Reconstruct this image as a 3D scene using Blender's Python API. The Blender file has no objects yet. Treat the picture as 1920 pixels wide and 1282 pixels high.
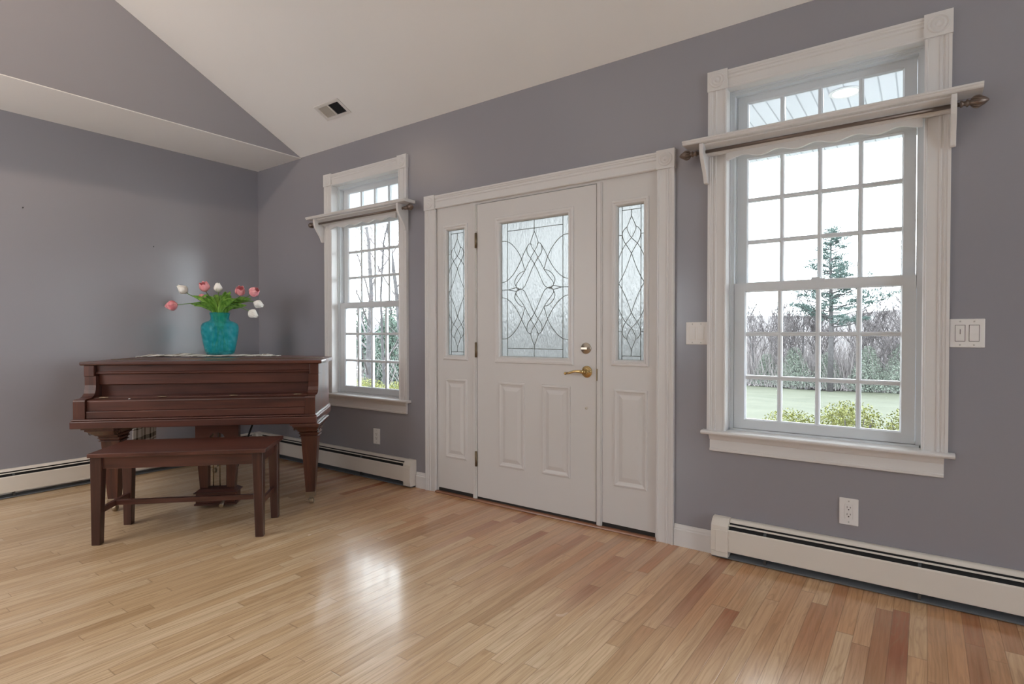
import bpy, math, random
from mathutils import Vector, Matrix
R = math.radians
PI = math.pi
scene = bpy.context.scene
col = scene.collection

# ------------------------------------------------------------------ mesh builder
class MB:
    def __init__(self):
        self.v = []; self.f = []; self.s = []
    def add(self, vs, fs, smooth=False):
        b = len(self.v)
        self.v += [tuple(p) for p in vs]
        self.f += [[b + i for i in f] for f in fs]
        self.s += [smooth] * len(fs)
        return self
    def box(self, x0, x1, y0, y1, z0, z1):
        vs = [(x, y, z) for x in (x0, x1) for y in (y0, y1) for z in (z0, z1)]
        return self.add(vs, [(0, 1, 3, 2), (4, 6, 7, 5), (0, 4, 5, 1), (2, 3, 7, 6), (0, 2, 6, 4), (1, 5, 7, 3)])
    def frustum(self, cx, cy, z0, wx0, wy0, z1, wx1, wy1, dx=0, dy=0):
        a, b, c, d = wx0 / 2, wy0 / 2, wx1 / 2, wy1 / 2
        vs = [(cx - a, cy - b, z0), (cx + a, cy - b, z0), (cx + a, cy + b, z0), (cx - a, cy + b, z0),
              (cx + dx - c, cy + dy - d, z1), (cx + dx + c, cy + dy - d, z1), (cx + dx + c, cy + dy + d, z1), (cx + dx - c, cy + dy + d, z1)]
        return self.add(vs, [(3, 2, 1, 0), (4, 5, 6, 7), (0, 1, 5, 4), (1, 2, 6, 5), (2, 3, 7, 6), (3, 0, 4, 7)])
    def sweep(self, prof, p0, p1, U, V, smooth=False):
        """closed 2-D profile swept in a straight line from p0 to p1"""
        p0, p1, U, V = Vector(p0), Vector(p1), Vector(U), Vector(V)
        n = len(prof)
        vs = [p0 + U * a + V * b for a, b in prof] + [p1 + U * a + V * b for a, b in prof]
        fs = [(i, (i + 1) % n, n + (i + 1) % n, n + i) for i in range(n)]
        self.add(vs, fs, smooth)
        b = len(self.v) - 2 * n
        self.f += [[b + i for i in range(n)][::-1], [b + n + i for i in range(n)]]
        self.s += [False, False]
        return self
    def prism(self, pts, z0, z1):
        return self.sweep([(a, b) for a, b in pts], (0, 0, z0), (0, 0, z1), (1, 0, 0), (0, 1, 0))
    def lathe(self, prof, segs=24, M=None, smooth=True, close=False):
        """profile of (radius, height) turned about z"""
        vs = []; n = len(prof)
        for k in range(segs):
            a = 2 * PI * k / segs
            for r, h in prof:
                p = Vector((r * math.cos(a), r * math.sin(a), h))
                vs.append(M @ p if M else p)
        fs = []
        m = n if close else n - 1
        for k in range(segs):
            k2 = (k + 1) % segs
            for i in range(m):
                i2 = (i + 1) % n
                fs.append((k * n + i, k2 * n + i, k2 * n + i2, k * n + i2))
        return self.add(vs, fs, smooth)
    def tube(self, pts, rad, sides=6, smooth=True, cap=True):
        pts = [Vector(p) for p in pts]
        n = len(pts)
        rads = rad if isinstance(rad, (list, tuple)) else [rad] * n
        vs = []; ref = None
        for i, p in enumerate(pts):
            t = (pts[min(i + 1, n - 1)] - pts[max(i - 1, 0)])
            t = t.normalized() if t.length > 1e-9 else Vector((0, 0, 1))
            if ref is None:
                ref = Vector((1, 0, 0)) if abs(t.x) < .8 else Vector((0, 1, 0))
            a = (ref - t * ref.dot(t)).normalized(); b = t.cross(a); ref = a
            for k in range(sides):
                q = 2 * PI * k / sides
                vs.append(p + (a * math.cos(q) + b * math.sin(q)) * rads[i])
        fs = [(i * sides + k, i * sides + (k + 1) % sides, (i + 1) * sides + (k + 1) % sides, (i + 1) * sides + k)
              for i in range(n - 1) for k in range(sides)]
        self.add(vs, fs, smooth)
        if cap:
            b = len(self.v) - n * sides
            self.f += [[b + k for k in range(sides)][::-1], [b + (n - 1) * sides + k for k in range(sides)]]
            self.s += [False, False]
        return self
    def ring(self, x0, x1, z0, z1, prof):
        """mitred rectangular moulding in an xz plane; prof = closed list of (inset, y)"""
        n = len(prof); vs = []
        for sx, sz in ((0, 0), (1, 0), (1, 1), (0, 1)):
            for a, y in prof:
                vs.append(((x1 - a) if sx else (x0 + a), y, (z1 - a) if sz else (z0 + a)))
        fs = []
        for c in range(4):
            d = (c + 1) % 4
            for i in range(n):
                j = (i + 1) % n
                fs.append((c * n + i, d * n + i, d * n + j, c * n + j))
        return self.add(vs, fs)

SMOOTH_MOD = {}
def obj(name, mb, mat, parent=None, bevel=0, world=True, seg=2, smooth_angle=None):
    me = bpy.data.meshes.new(name)
    vs = mb.v
    if parent is not None and world:
        inv = root_matrix(parent).inverted()
        vs = [tuple(inv @ Vector(p)) for p in vs]
    me.from_pydata(vs, [], mb.f); me.update()
    import bmesh
    bm = bmesh.new(); bm.from_mesh(me)
    for f, s in zip(bm.faces, mb.s): f.smooth = s
    bmesh.ops.recalc_face_normals(bm, faces=bm.faces)
    bm.to_mesh(me); bm.free()
    me.materials.append(mat)
    o = bpy.data.objects.new(name, me); col.objects.link(o)
    if parent is not None: o.parent = parent
    if bevel:
        b = o.modifiers.new('bevel', 'BEVEL'); b.width = bevel; b.segments = seg; b.limit_method = 'ANGLE'; b.angle_limit = R(40)
        b.harden_normals = False
    return o
def root_matrix(o):
    M = Matrix.Identity(4)
    while o is not None:
        M = (Matrix.Translation(o.location) @ o.rotation_euler.to_matrix().to_4x4()) @ M
        o = o.parent
    return M
def empty(name, loc, rz=0):
    o = bpy.data.objects.new(name, None); col.objects.link(o)
    o.location = loc; o.rotation_euler = (0, 0, rz); o.empty_display_size = .1
    return o
def thing(o, label, cat, group=None):
    o['label'] = label; o['category'] = cat
    if group: o['group'] = group
    return o
def struct(o, label=None):
    o['kind'] = 'structure'
    if label: o['label'] = label
    return o

# ------------------------------------------------------------------ materials
def mat(name, base=(.8, .8, .8), rough=.5, metal=0, **kw):
    m = bpy.data.materials.new(name); m.use_nodes = True
    b = m.node_tree.nodes['Principled BSDF']
    b.inputs['Base Color'].default_value = (*base, 1)
    b.inputs['Roughness'].default_value = rough
    b.inputs['Metallic'].default_value = metal
    for k, v in kw.items(): b.inputs[k].default_value = v
    return m
class N:
    """small node-tree helper"""
    def __init__(self, m):
        self.t = m.node_tree; self.b = self.t.nodes.get('Principled BSDF')
    def n(self, typ, **kw):
        q = self.t.nodes.new(typ)
        for k, v in kw.items():
            if k.startswith('i_'):
                q.inputs[k[2:].replace('_', ' ')].default_value = v
            else: setattr(q, k, v)
        return q
    def l(self, a, b): self.t.links.new(a, b)
    def math(self, op, a, b=None, c=None):
        q = self.t.nodes.new('ShaderNodeMath'); q.operation = op
        for i, x in enumerate((a, b, c)):
            if x is None: continue
            if isinstance(x, (int, float)): q.inputs[i].default_value = x
            else: self.l(x, q.inputs[i])
        return q.outputs[0]
    def mix(self, fac, a, b, blend='MIX'):
        q = self.t.nodes.new('ShaderNodeMix'); q.data_type = 'RGBA'; q.blend_type = blend
        for s, x in ((0, fac), (6, a), (7, b)):
            if isinstance(x, (int, float)): q.inputs[s].default_value = x
            elif isinstance(x, tuple): q.inputs[s].default_value = (*x, 1) if len(x) == 3 else x
            else: self.l(x, q.inputs[s])
        return q.outputs[2]
    def ramp(self, fac, stops):
        q = self.t.nodes.new('ShaderNodeValToRGB'); r = q.color_ramp
        while len(r.elements) < len(stops): r.elements.new(.5)
        for e, (p, c) in zip(r.elements, stops):
            e.position = p; e.color = (*c, 1) if len(c) == 3 else c
        self.l(fac, q.inputs[0]); return q.outputs[0]
    def noise(self, vec, scale, detail=4, rough=.5, dim='3D'):
        q = self.t.nodes.new('ShaderNodeTexNoise'); q.noise_dimensions = dim
        q.inputs['Scale'].default_value = scale; q.inputs['Detail'].default_value = detail; q.inputs['Roughness'].default_value = rough
        if vec is not None: self.l(vec, q.inputs['Vector'])
        return q
    def bump(self, h, strength=.2, dist=.01):
        q = self.t.nodes.new('ShaderNodeBump'); q.inputs['Strength'].default_value = strength; q.inputs['Distance'].default_value = dist
        self.l(h, q.inputs['Height']); return q.outputs[0]
    def mapping(self, vec, scale=(1, 1, 1), rot=(0, 0, 0), loc=(0, 0, 0)):
        q = self.t.nodes.new('ShaderNodeMapping')
        q.inputs['Scale'].default_value = scale; q.inputs['Rotation'].default_value = rot; q.inputs['Location'].default_value = loc
        self.l(vec, q.inputs['Vector']); return q.outputs[0]
    def coord(self, which='Object'):
        return self.t.nodes.new('ShaderNodeTexCoord').outputs[which]

def paint(name, base, rough, var=.03, bump=.03):
    m = mat(name, base, rough); h = N(m)
    c = h.coord()
    n1 = h.noise(c, 1.3, 3)
    dark = tuple(x * (1 - var) for x in base); light = tuple(min(1, x * (1 + var)) for x in base)
    h.l(h.mix(n1.outputs[0], dark, light), h.b.inputs['Base Color'])
    n2 = h.noise(c, 260, 2)
    h.l(h.bump(n2.outputs[0], bump, .002), h.b.inputs['Normal'])
    return m
M_wall = paint('paint_grey', (.285, .278, .312), .22, .02, .04)
M_wall.node_tree.nodes['Principled BSDF'].inputs['Specular IOR Level'].default_value = .8
M_ceil = paint('paint_ceiling', (.85, .85, .85), .75)
M_trim = paint('paint_trim', (.71, .695, .685), .32, .015, .0)
M_vinyl = paint('vinyl_window', (.66, .69, .715), .35, .01, .0)
M_door = paint('paint_door', (.665, .645, .63), .36, .015, .0)
M_heat = paint('enamel_heater', (.74, .69, .62), .38, .015, .0)
M_plate = mat('plastic_white', (.78, .76, .745), .35)
M_slot = mat('plastic_slot', (.04, .035, .03), .6)
M_dark = mat('dark_cavity', (.012, .012, .013), .7)  # near-black in place of shade inside slots; also nails and lyre brace
M_fin = mat('heater_fins', (.10, .11, .12), .45, .6)
M_pan = mat('zinc_pan', (.18, .195, .215), .5, .3)
M_rubber = mat('rubber_sweep', (.02, .017, .016), .7)
M_brass = mat('polished_brass', (.62, .46, .22), .18, 1)
M_nickel = mat('satin_nickel', (.55, .49, .41), .28, 1)
M_hinge = mat('hinge_brass', (.20, .155, .10), .38, 1)
M_bronze = mat('rod_bronze', (.20, .155, .13), .42, .75)
M_lead = mat('lead_came', (.20, .21, .20), .45, .6)
M_screw = mat('screw_steel', (.55, .54, .52), .35, 1)
M_shaft = mat('ferrule_brass', (.33, .26, .18), .45, .9)
M_concrete = mat('porch_floor', (.20, .205, .21), .8)

def floor_material():
    m = mat('oak_strip_floor', (.5, .34, .2), .26); h = N(m)
    c = h.coord(); s = h.n('ShaderNodeSeparateXYZ'); h.l(c, s.inputs[0]); x, y = s.outputs[0], s.outputs[1]
    W = .0572
    xr = h.math('DIVIDE', x, W); row = h.math('FLOOR', xr); fx = h.math('FRACT', xr)
    wn = h.n('ShaderNodeTexWhiteNoise', noise_dimensions='1D'); h.l(row, wn.inputs['W'])
    wn2 = h.n('ShaderNodeTexWhiteNoise', noise_dimensions='1D'); h.l(h.math('ADD', row, 71.3), wn2.inputs['W'])
    L = h.math('ADD', h.math('MULTIPLY', wn2.outputs[0], .9), .65)
    yo = h.math('DIVIDE', h.math('ADD', y, h.math('MULTIPLY', wn.outputs[0], 3.7)), L)
    bi = h.math('FLOOR', yo); fy = h.math('FRACT', yo)
    cv = h.n('ShaderNodeCombineXYZ'); h.l(row, cv.inputs[0]); h.l(bi, cv.inputs[1])
    wb = h.n('ShaderNodeTexWhiteNoise', noise_dimensions='3D'); h.l(cv.outputs[0], wb.inputs['Vector'])
    sep = h.n('ShaderNodeSeparateColor'); h.l(wb.outputs[1], sep.inputs[0])
    r1, r2, r3 = sep.outputs[0], sep.outputs[1], sep.outputs[2]
    # per-board offset of the grain
    off = h.n('ShaderNodeCombineXYZ'); h.l(h.math('MULTIPLY', r1, 37), off.inputs[0]); h.l(h.math('MULTIPLY', r2, 53), off.inputs[1]); h.l(h.math('MULTIPLY', r3, 11), off.inputs[2])
    va = h.n('ShaderNodeVectorMath', operation='ADD'); h.l(c, va.inputs[0]); h.l(off.outputs[0], va.inputs[1])
    g1 = h.noise(h.mapping(va.outputs[0], (70, 2.6, 1)), 1.0, 6, .62)          # fine pores along the board
    g2 = h.noise(h.mapping(va.outputs[0], (13, 1.1, 1)), 1.0, 3, .5)           # figure
    sx = h.n('ShaderNodeSeparateXYZ'); h.l(va.outputs[0], sx.inputs[0])
    rings = h.math('FRACT', h.math('ADD', h.math('MULTIPLY', sx.outputs[0], 62.0), h.math('MULTIPLY', g2.outputs[0], 11.0)))
    rings = h.math('ABSOLUTE', h.math('SUBTRACT', rings, .5))
    rl = h.n('ShaderNodeMapRange', interpolation_type='SMOOTHSTEP'); h.l(rings, rl.inputs[0]); rl.inputs[1].default_value = .02; rl.inputs[2].default_value = .22
    rline = rl.outputs[0]
    tone = h.ramp(r1, [(0, (.52, .345, .19)), (.10, (.63, .44, .255)), (.55, (.695, .505, .31)), (1, (.74, .56, .365))])
    red = h.ramp(r2, [(0, (.36, .115, .05)), (.25, (.52, .23, .105)), (.7, (.64, .355, .18)), (1, (.70, .44, .245))])
    # boards by the front wall kept their amber colour where rugs and shade saved them from fading
    nz = h.noise(h.mapping(c, (.6, 1.5, 1)), 1.0, 3)
    yy = h.math('ADD', y, h.math('MULTIPLY', h.math('SUBTRACT', nz.outputs[0], .5), .55))
    yb = h.math('ADD', yy, h.math('MULTIPLY', h.math('SUBTRACT', x, 3.2), .13))
    band = h.n('ShaderNodeMapRange', interpolation_type='SMOOTHSTEP'); h.l(yb, band.inputs[0])
    band.inputs[1].default_value = -1.25; band.inputs[2].default_value = -.25
    amt = h.math('MULTIPLY', band.outputs[0], h.math('ADD', .5, h.math('MULTIPLY', r3, .5)))
    base = h.mix(amt, tone, red)
    base = h.mix(h.math('MULTIPLY', h.math('SUBTRACT', 1.0, rline), .30), base, (.36, .21, .11))
    g1r = h.ramp(g1.outputs[0], [(.3, (.72, .67, .61)), (.6, (1.05, 1.05, 1.05))])
    base = h.mix(.75, base, h.mix(1.0, base, g1r, 'MULTIPLY'))
    # joints
    ex = h.math('MINIMUM', fx, h.math('SUBTRACT', 1.0, fx))
    ey = h.math('MULTIPLY', h.math('MINIMUM', fy, h.math('SUBTRACT', 1.0, fy)), 14.0)
    e = h.math('MINIMUM', ex, ey)
    gap = h.n('ShaderNodeMapRange'); h.l(e, gap.inputs[0]); gap.inputs[1].default_value = .008; gap.inputs[2].default_value = .035
    gapv = gap.outputs[0]
    base = h.mix(h.math('MULTIPLY', h.math('SUBTRACT', 1.0, gapv), .42), base, (.10, .05, .025))
    h.l(base, h.b.inputs['Base Color'])
    rn = h.noise(c, 3.5, 3)
    h.l(h.math('ADD', h.math('MULTIPLY', rn.outputs[0], .10), h.math('ADD', .165, h.math('MULTIPLY', r3, .04))), h.b.inputs['Roughness'])
    hgt = h.math('ADD', h.math('MULTIPLY', gapv, .6), h.math('MULTIPLY', g1.outputs[0], .12))
    hgt = h.math('ADD', hgt, h.math('MULTIPLY', r2, .25))
    h.l(h.bump(hgt, .22, .002), h.b.inputs['Normal'])
    h.b.inputs['Coat Weight'].default_value = .35; h.b.inputs['Coat Roughness'].default_value = .13
    return m
M_floor = floor_material()

def wood(name, c0, c1, c2, rough, axis=0, coat=.4, scale=1):
    m = mat(name, c1, rough); h = N(m); c = h.coord()
    sc = [38 * scale] * 3; sc[axis] = 2.2 * scale
    g = h.noise(h.mapping(c, tuple(sc)), 1.0, 6, .65)
    sc2 = [7 * scale] * 3; sc2[axis] = 1.2 * scale
    g2 = h.noise(h.mapping(c, tuple(sc2), loc=(3, 7, 1)), 1.0, 3, .5)
    a = h.ramp(g.outputs[0], [(.3, c0), (.55, c1), (.78, c2)])
    b = h.mix(h.ramp(g2.outputs[0], [(.38, (0, 0, 0)), (.75, (.8, .8, .8))]), a, c2)
    h.l(b, h.b.inputs['Base Color'])
    r = h.math('ADD', h.math('MULTIPLY', g2.outputs[0], .18), rough - .08); h.l(r, h.b.inputs['Roughness'])
    h.l(h.bump(g.outputs[0], .06, .002), h.b.inputs['Normal'])
    h.b.inputs['Coat Weight'].default_value = coat; h.b.inputs['Coat Roughness'].default_value = .22
    return m
MAHX = wood('mahogany_along', (.020, .0062, .0046), (.062, .0172, .0112), (.14, .043, .026), .36, 0, .25)
MAHZ = wood('mahogany_upright', (.024, .007, .0046), (.066, .0180, .0108), (.135, .042, .023), .34, 2, .25)
BENX = wood('bench_wood_along', (.028, .009, .0065), (.075, .0225, .015), (.17, .062, .042), .32, 0, .3)
BENZ = wood('bench_wood_upright', (.024, .0075, .006), (.055, .018, .013), (.11, .042, .029), .34, 2, .3)
M_thresh = wood('oak_threshold', (.19, .075, .035), (.30, .13, .065), (.38, .18, .10), .35, 0)

def clear_glass(name):
    m = bpy.data.materials.new(name); m.use_nodes = True; t = m.node_tree; t.nodes.clear()
    o = t.nodes.new('ShaderNodeOutputMaterial'); tr = t.nodes.new('ShaderNodeBsdfTransparent'); gl = t.nodes.new('ShaderNodeBsdfGlossy')
    tr.inputs[0].default_value = (.95, .965, .96, 1); gl.inputs['Roughness'].default_value = .02
    lw = t.nodes.new('ShaderNodeLayerWeight'); lw.inputs[0].default_value = .5
    pw = t.nodes.new('ShaderNodeMath'); pw.operation = 'POWER'; pw.inputs[1].default_value = 4; t.links.new(lw.outputs['Facing'], pw.inputs[0])
    fr = t.nodes.new('ShaderNodeMath'); fr.operation = 'MULTIPLY_ADD'; fr.inputs[1].default_value = .5; fr.inputs[2].default_value = .03; t.links.new(pw.outputs[0], fr.inputs[0])
    mx = t.nodes.new('ShaderNodeMixShader'); t.links.new(fr.outputs[0], mx.inputs[0]); t.links.new(tr.outputs[0], mx.inputs[1]); t.links.new(gl.outputs[0], mx.inputs[2])
    t.links.new(mx.outputs[0], o.inputs[0]); return m
M_glass = clear_glass('window_glass')

def art_glass():
    """obscure rain glass"""
    m = bpy.data.materials.new('rain_glass'); m.use_nodes = True; h = N(m); t = m.node_tree
    for n_ in list(t.nodes): t.nodes.remove(n_)
    o = t.nodes.new('ShaderNodeOutputMaterial')
    c = h.coord()
    n1 = h.noise(h.mapping(c, (95, 95, 30)), 1.0, 3, .55)
    n2 = h.noise(h.mapping(c, (24, 24, 10)), 1.0, 2, .5)
    hh = h.math('ADD', n1.outputs[0], h.math('MULTIPLY', n2.outputs[0], 1.4))
    nb = h.bump(hh, .8, .010)
    rf = t.nodes.new('ShaderNodeBsdfRefraction'); rf.inputs['IOR'].default_value = 1.32; rf.inputs['Roughness'].default_value = .10
    rf.inputs['Color'].default_value = (.39, .395, .39, 1)
    tr = t.nodes.new('ShaderNodeBsdfTransparent'); tr.inputs[0].default_value = (.20, .203, .20, 1)
    tl = t.nodes.new('ShaderNodeBsdfTranslucent'); tl.inputs[0].default_value = (.56, .57, .56, 1)
    gl = t.nodes.new('ShaderNodeBsdfGlossy'); gl.inputs['Roughness'].default_value = .12
    for q in (rf, gl): t.links.new(nb, q.inputs['Normal'])
    m1 = t.nodes.new('ShaderNodeMixShader'); m1.inputs[0].default_value = .35; t.links.new(rf.outputs[0], m1.inputs[1]); t.links.new(tr.outputs[0], m1.inputs[2])
    m3 = t.nodes.new('ShaderNodeMixShader'); m3.inputs[0].default_value = .26; t.links.new(m1.outputs[0], m3.inputs[1]); t.links.new(tl.outputs[0], m3.inputs[2])
    m2 = t.nodes.new('ShaderNodeMixShader'); m2.inputs[0].default_value = .06; t.links.new(m3.outputs[0], m2.inputs[1]); t.links.new(gl.outputs[0], m2.inputs[2])
    t.links.new(m2.outputs[0], o.inputs[0]); return m
M_art = art_glass()

# ------------------------------------------------------------------ room shell
H = 2.73; SL = .504; YB = -7.4; YR = YB / 2; ZR = H - SL * YR; XR = 9.4; XG = .706
W1, W2 = 1.571, 4.8255          # window centres
OW = .4115                      # half opening
ZB, ZT = .650, 2.41             # opening bottom, top
DX0, DX1, DZ = 2.362, 4.047, 2.062
mb = MB()
def cells(mb, xs, zs, holes, y0, y1):
    xs = sorted(set(xs)); zs = sorted(set(zs))
    for a, b in zip(xs, xs[1:]):
        for c, d in zip(zs, zs[1:]):
            mx, mz = (a + b) / 2, (c + d) / 2
            if any(h[0] < mx < h[1] and h[2] < mz < h[3] for h in holes): continue
            mb.box(a, b, y0, y1, c, d)
holes = [(W1 - OW - .018, W1 + OW + .018, ZB - .02, ZT + .018), (W2 - OW - .018, W2 + OW + .018, ZB - .02, ZT + .018), (DX0, DX1, -.01, DZ)]
xs = [-.15, XR]; zs = [-.12, H + .12]
for h_ in holes: xs += h_[:2]; zs += [h_[2] if h_[2] > 0 else -.12, h_[3]]
cells(mb, xs, zs, [(a, b, c if c > 0 else -.2, d) for a, b, c, d in holes], 0, .16)
struct(obj('wall_front', mb, M_wall))
mb = MB(); mb.box(-.15, 0, YB, 0, -.12, H + .12); struct(obj('wall_left', mb, M_wall))
# gable above the low ceiling strip
mb = MB(); mb.sweep([(0, H), (YR, ZR), (YB, H)], (XG - .14, 0, 0), (XG, 0, 0), (0, 1, 0), (0, 0, 1)); struct(obj('wall_gable', mb, M_wall))
mb = MB(); mb.box(0, XG - .001, YB, 0, H - .006, H - .0005); o = obj('ceiling_low', mb, M_ceil); struct(o)
mb = MB(); q = .16
mb.sweep([(.16, H - .16 * SL), (YR, ZR), (YB - .16, H - .16 * SL), (YB - .16, H + q), (YR, ZR + q + .05), (.16, H + q)], (XG - .14, 0, 0), (XR + .2, 0, 0), (0, 1, 0), (0, 0, 1))
struct(obj('ceiling', mb, M_ceil))
mb = MB(); mb.box(0, XR, YB, .0, -.1, 0); struct(obj('floor', mb, M_floor))
# rear and right walls behind the camera, each with an unseen opening sized to add daylight fill
mb = MB()
RH = [(.75, 1.35, 1.1, 2.0)]
cells(mb, [0, XR] + [a for r in RH for a in r[:2]], [0, H] + [a for r in RH for a in r[2:]], RH, YB - .16, YB)
struct(obj('wall_rear', mb, M_wall))
mb = MB()
SH = [(-3.3, -1.8, .80, 2.20)]
ys = sorted([YB, 0] + [a for r in SH for a in r[:2]]); zz = sorted(set([0, H] + [a for r in SH for a in r[2:]]))
for a, b in zip(ys, ys[1:]):
    for c, d in zip(zz, zz[1:]):
        if any(r[0] < (a + b) / 2 < r[1] and r[2] < (c + d) / 2 < r[3] for r in SH): continue
        mb.box(XR, XR + .16, a, b, c, d)
mb.sweep([(0, H), (YR, ZR), (YB, H)], (XR, 0, 0), (XR + .16, 0, 0), (0, 1, 0), (0, 0, 1))
struct(obj('wall_right', mb, M_wall))
# short baseboards either side of the entry
BBP = [(0, 0), (.016, 0), (.016, .088), (.011, .094), (.011, .100), (.007, .108), (.005, .116), (0, .116)]
for nm, a, b in (('baseboard_left', 2.158, 2.264), ('baseboard_right', 4.144, 4.364)):
    mb = MB(); mb.sweep(BBP, (a, 0, 0), (b, 0, 0), (0, -1, 0), (0, 0, 1)); struct(obj(nm, mb, M_trim))

# ------------------------------------------------------------------ casings
CP = [(0, 0), (0, .014), (.004, .019), (.010, .019), (.013, .014), (.050, .014), (.054, .018), (.060, .018), (.063, .014), (.069, .014), (.073, .019), (.080, .019), (.083, .022), (.094, .022), (.094, 0)]
def rosette(mb, cx, cz, y):
    M = Matrix.Translation((cx, y, cz)) @ Matrix.Rotation(R(90), 4, 'X')
    mb.lathe([(.0, .007), (.006, .007), (.010, .003), (.014, .002), (.019, .006), (.023, .006), (.027, .001), (.030, .001), (.034, .005), (.037, .0045), (.040, -.001)], 28, M)
def corner_block(parent, cx, cz, s=.1):
    mb = MB(); mb.box(cx - s / 2, cx + s / 2, -.027, 0, cz - s / 2, cz + s / 2); rosette(mb, cx, cz, -.027)
    return obj('corner_block', mb, M_trim, parent)

def sash(parent, name, cx, x0, x1, z0, z1, gx0, gx1, gz0, gz1, y0, y1, nx, nz, mullx=None):
    mb = MB(); holes = [(gx0, gx1, gz0, gz1)]
    cells(mb, [x0, x1, gx0, gx1], [z0, z1, gz0, gz1], holes, y0, y1)
    # glazing bead
    mb.ring(gx0 - .001, gx1 + .001, gz0 - .001, gz1 + .001, [(0, y0 + .001), (.004, y0 + .001), (.011, y0 + .010), (.011, y0 + .018), (0, y0 + .018)])
    s = obj(name, mb, M_vinyl, parent)
    gy = y0 + .016
    g = MB(); g.box(gx0, gx1, gy, gy + .004, gz0, gz1); obj('glass_pane', g, M_glass, s, world=True)
    m = MB(); w = .0105
    for k in range(1, nx):
        x = gx0 + (gx1 - gx0) * k / nx
        m.sweep([(-w, .000), (-w * .4, -.005), (w * .4, -.005), (w, 0), (w, .02), (-w, .02)], (x, gy - .004, gz0), (x, gy - .004, gz1), (1, 0, 0), (0, 1, 0))
    for k in range(1, nz):
        z = gz0 + (gz1 - gz0) * k / nz
        m.sweep([(-w, .0005), (-w * .4, -.0045), (w * .4, -.0045), (w, 0.0005), (w, .0195), (-w, .0195)], (gx0, gy - .004, z), (gx1, gy - .004, z), (0, 0, 1), (0, 1, 0))
    obj('muntin_grid', m, M_vinyl, s)
    return s

def window(idx, cx, label):
    r = struct(empty('window_%d' % idx, (cx, 0, ZB)), label)
    xl, xr = cx - OW, cx + OW
    for sx in (-1, 1):
        xi = cx + sx * (OW - .002)
        mb = MB(); mb.sweep(CP, (xi, 0, ZB), (xi, 0, ZT + .001), (sx, 0, 0), (0, -1, 0)); obj('side_casing', mb, M_trim, r)
        corner_block(r, cx + sx * (OW + .0445), ZT + .049)
    mb = MB(); mb.sweep(CP, (xl, 0, ZT - .002), (xr, 0, ZT - .002), (0, 0, 1), (0, -1, 0)); obj('head_casing', mb, M_trim, r)
    # jamb lining
    mb = MB()
    for x0, x1 in ((xl - .018, xl), (xr, xr + .018)): mb.box(x0, x1, -.001, .05, ZB, ZT + .018)
    mb.box(xl, xr, -.001, .05, ZT, ZT + .018)
    obj('jamb', mb, M_trim, r)
    # vinyl frame with stepped tracks
    mb = MB()
    FP = [(0, .045), (.008, .045), (.008, .052), (.013, .052), (.013, .056), (.022, .056), (.022, .09), (.026, .09), (.026, .155), (-.018, .155), (-.018, .05), (0, .05)]
    mb.ring(xl, xr, ZB - .014, ZT, FP)
    mb.box(xl, xr, .045, .155, ZB - .018, ZB + .010)
    mb.box(xl + .02, xr - .02, .087, .155, ZB + .005, ZB + .022)
    mb.box(xl + .02, xr - .02, .085, .15, 2.092, 2.118)
    obj('window_frame', mb, M_vinyl, r)
    g = .340
    sash(r, 'lower_sash', cx, xl + .024, xr - .024, ZB + .012, 1.415, cx - g, cx + g, .704, 1.377, .058, .088, 4, 3)
    sash(r, 'upper_sash', cx, xl + .028, xr - .028, 1.372, 2.092, cx - g, cx + g, 1.412, 2.068, .094, .124, 4, 3)
    sash(r, 'transom_sash', cx, xl + .028, xr - .028, 2.118, 2.388, cx - g, cx + g, 2.155, 2.357, .094, .124, 4, 1)
    mb = MB(); mb.box(cx - .03, cx + .03, .062, .086, 1.415, 1.422)
    mb.lathe([(.0, .008), (.008, .008), (.010, .0), (.0, .0)], 14, Matrix.Translation((cx, .075, 1.422)))
    mb.box(cx - .03, cx + .004, .070, .080, 1.4225, 1.429)
    obj('sash_lock', mb, M_vinyl, r)
    # stool and apron
    mb = MB(); mb.sweep([(.045, 0), (-.045, 0), (-.052, .004), (-.054, .010), (-.052, .016), (-.045, .020), (.045, .020)], (cx - .527, 0, ZB - .020), (cx + .527, 0, ZB - .020), (0, 1, 0), (0, 0, 1))
    o = obj('window_stool', mb, M_trim, r)
    mb = MB(); AP = [(0, 0), (.016, 0), (.018, .003), (.018, .012), (.013, .016), (.013, .058), (.018, .061), (.021, .066), (.025, .074), (.033, .084), (.036, .088), (0, .088)]
    mb.sweep(AP, (cx - .490, 0, ZB - .108), (cx + .490, 0, ZB - .108), (0, -1, 0), (0, 0, 1)); obj('apron', mb, M_trim, r)
    return r
window(1, W1, 'tall white window beside the piano, trees outside')
window(2, W2, 'tall white window looking out on the lawn and the big pine')

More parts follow.
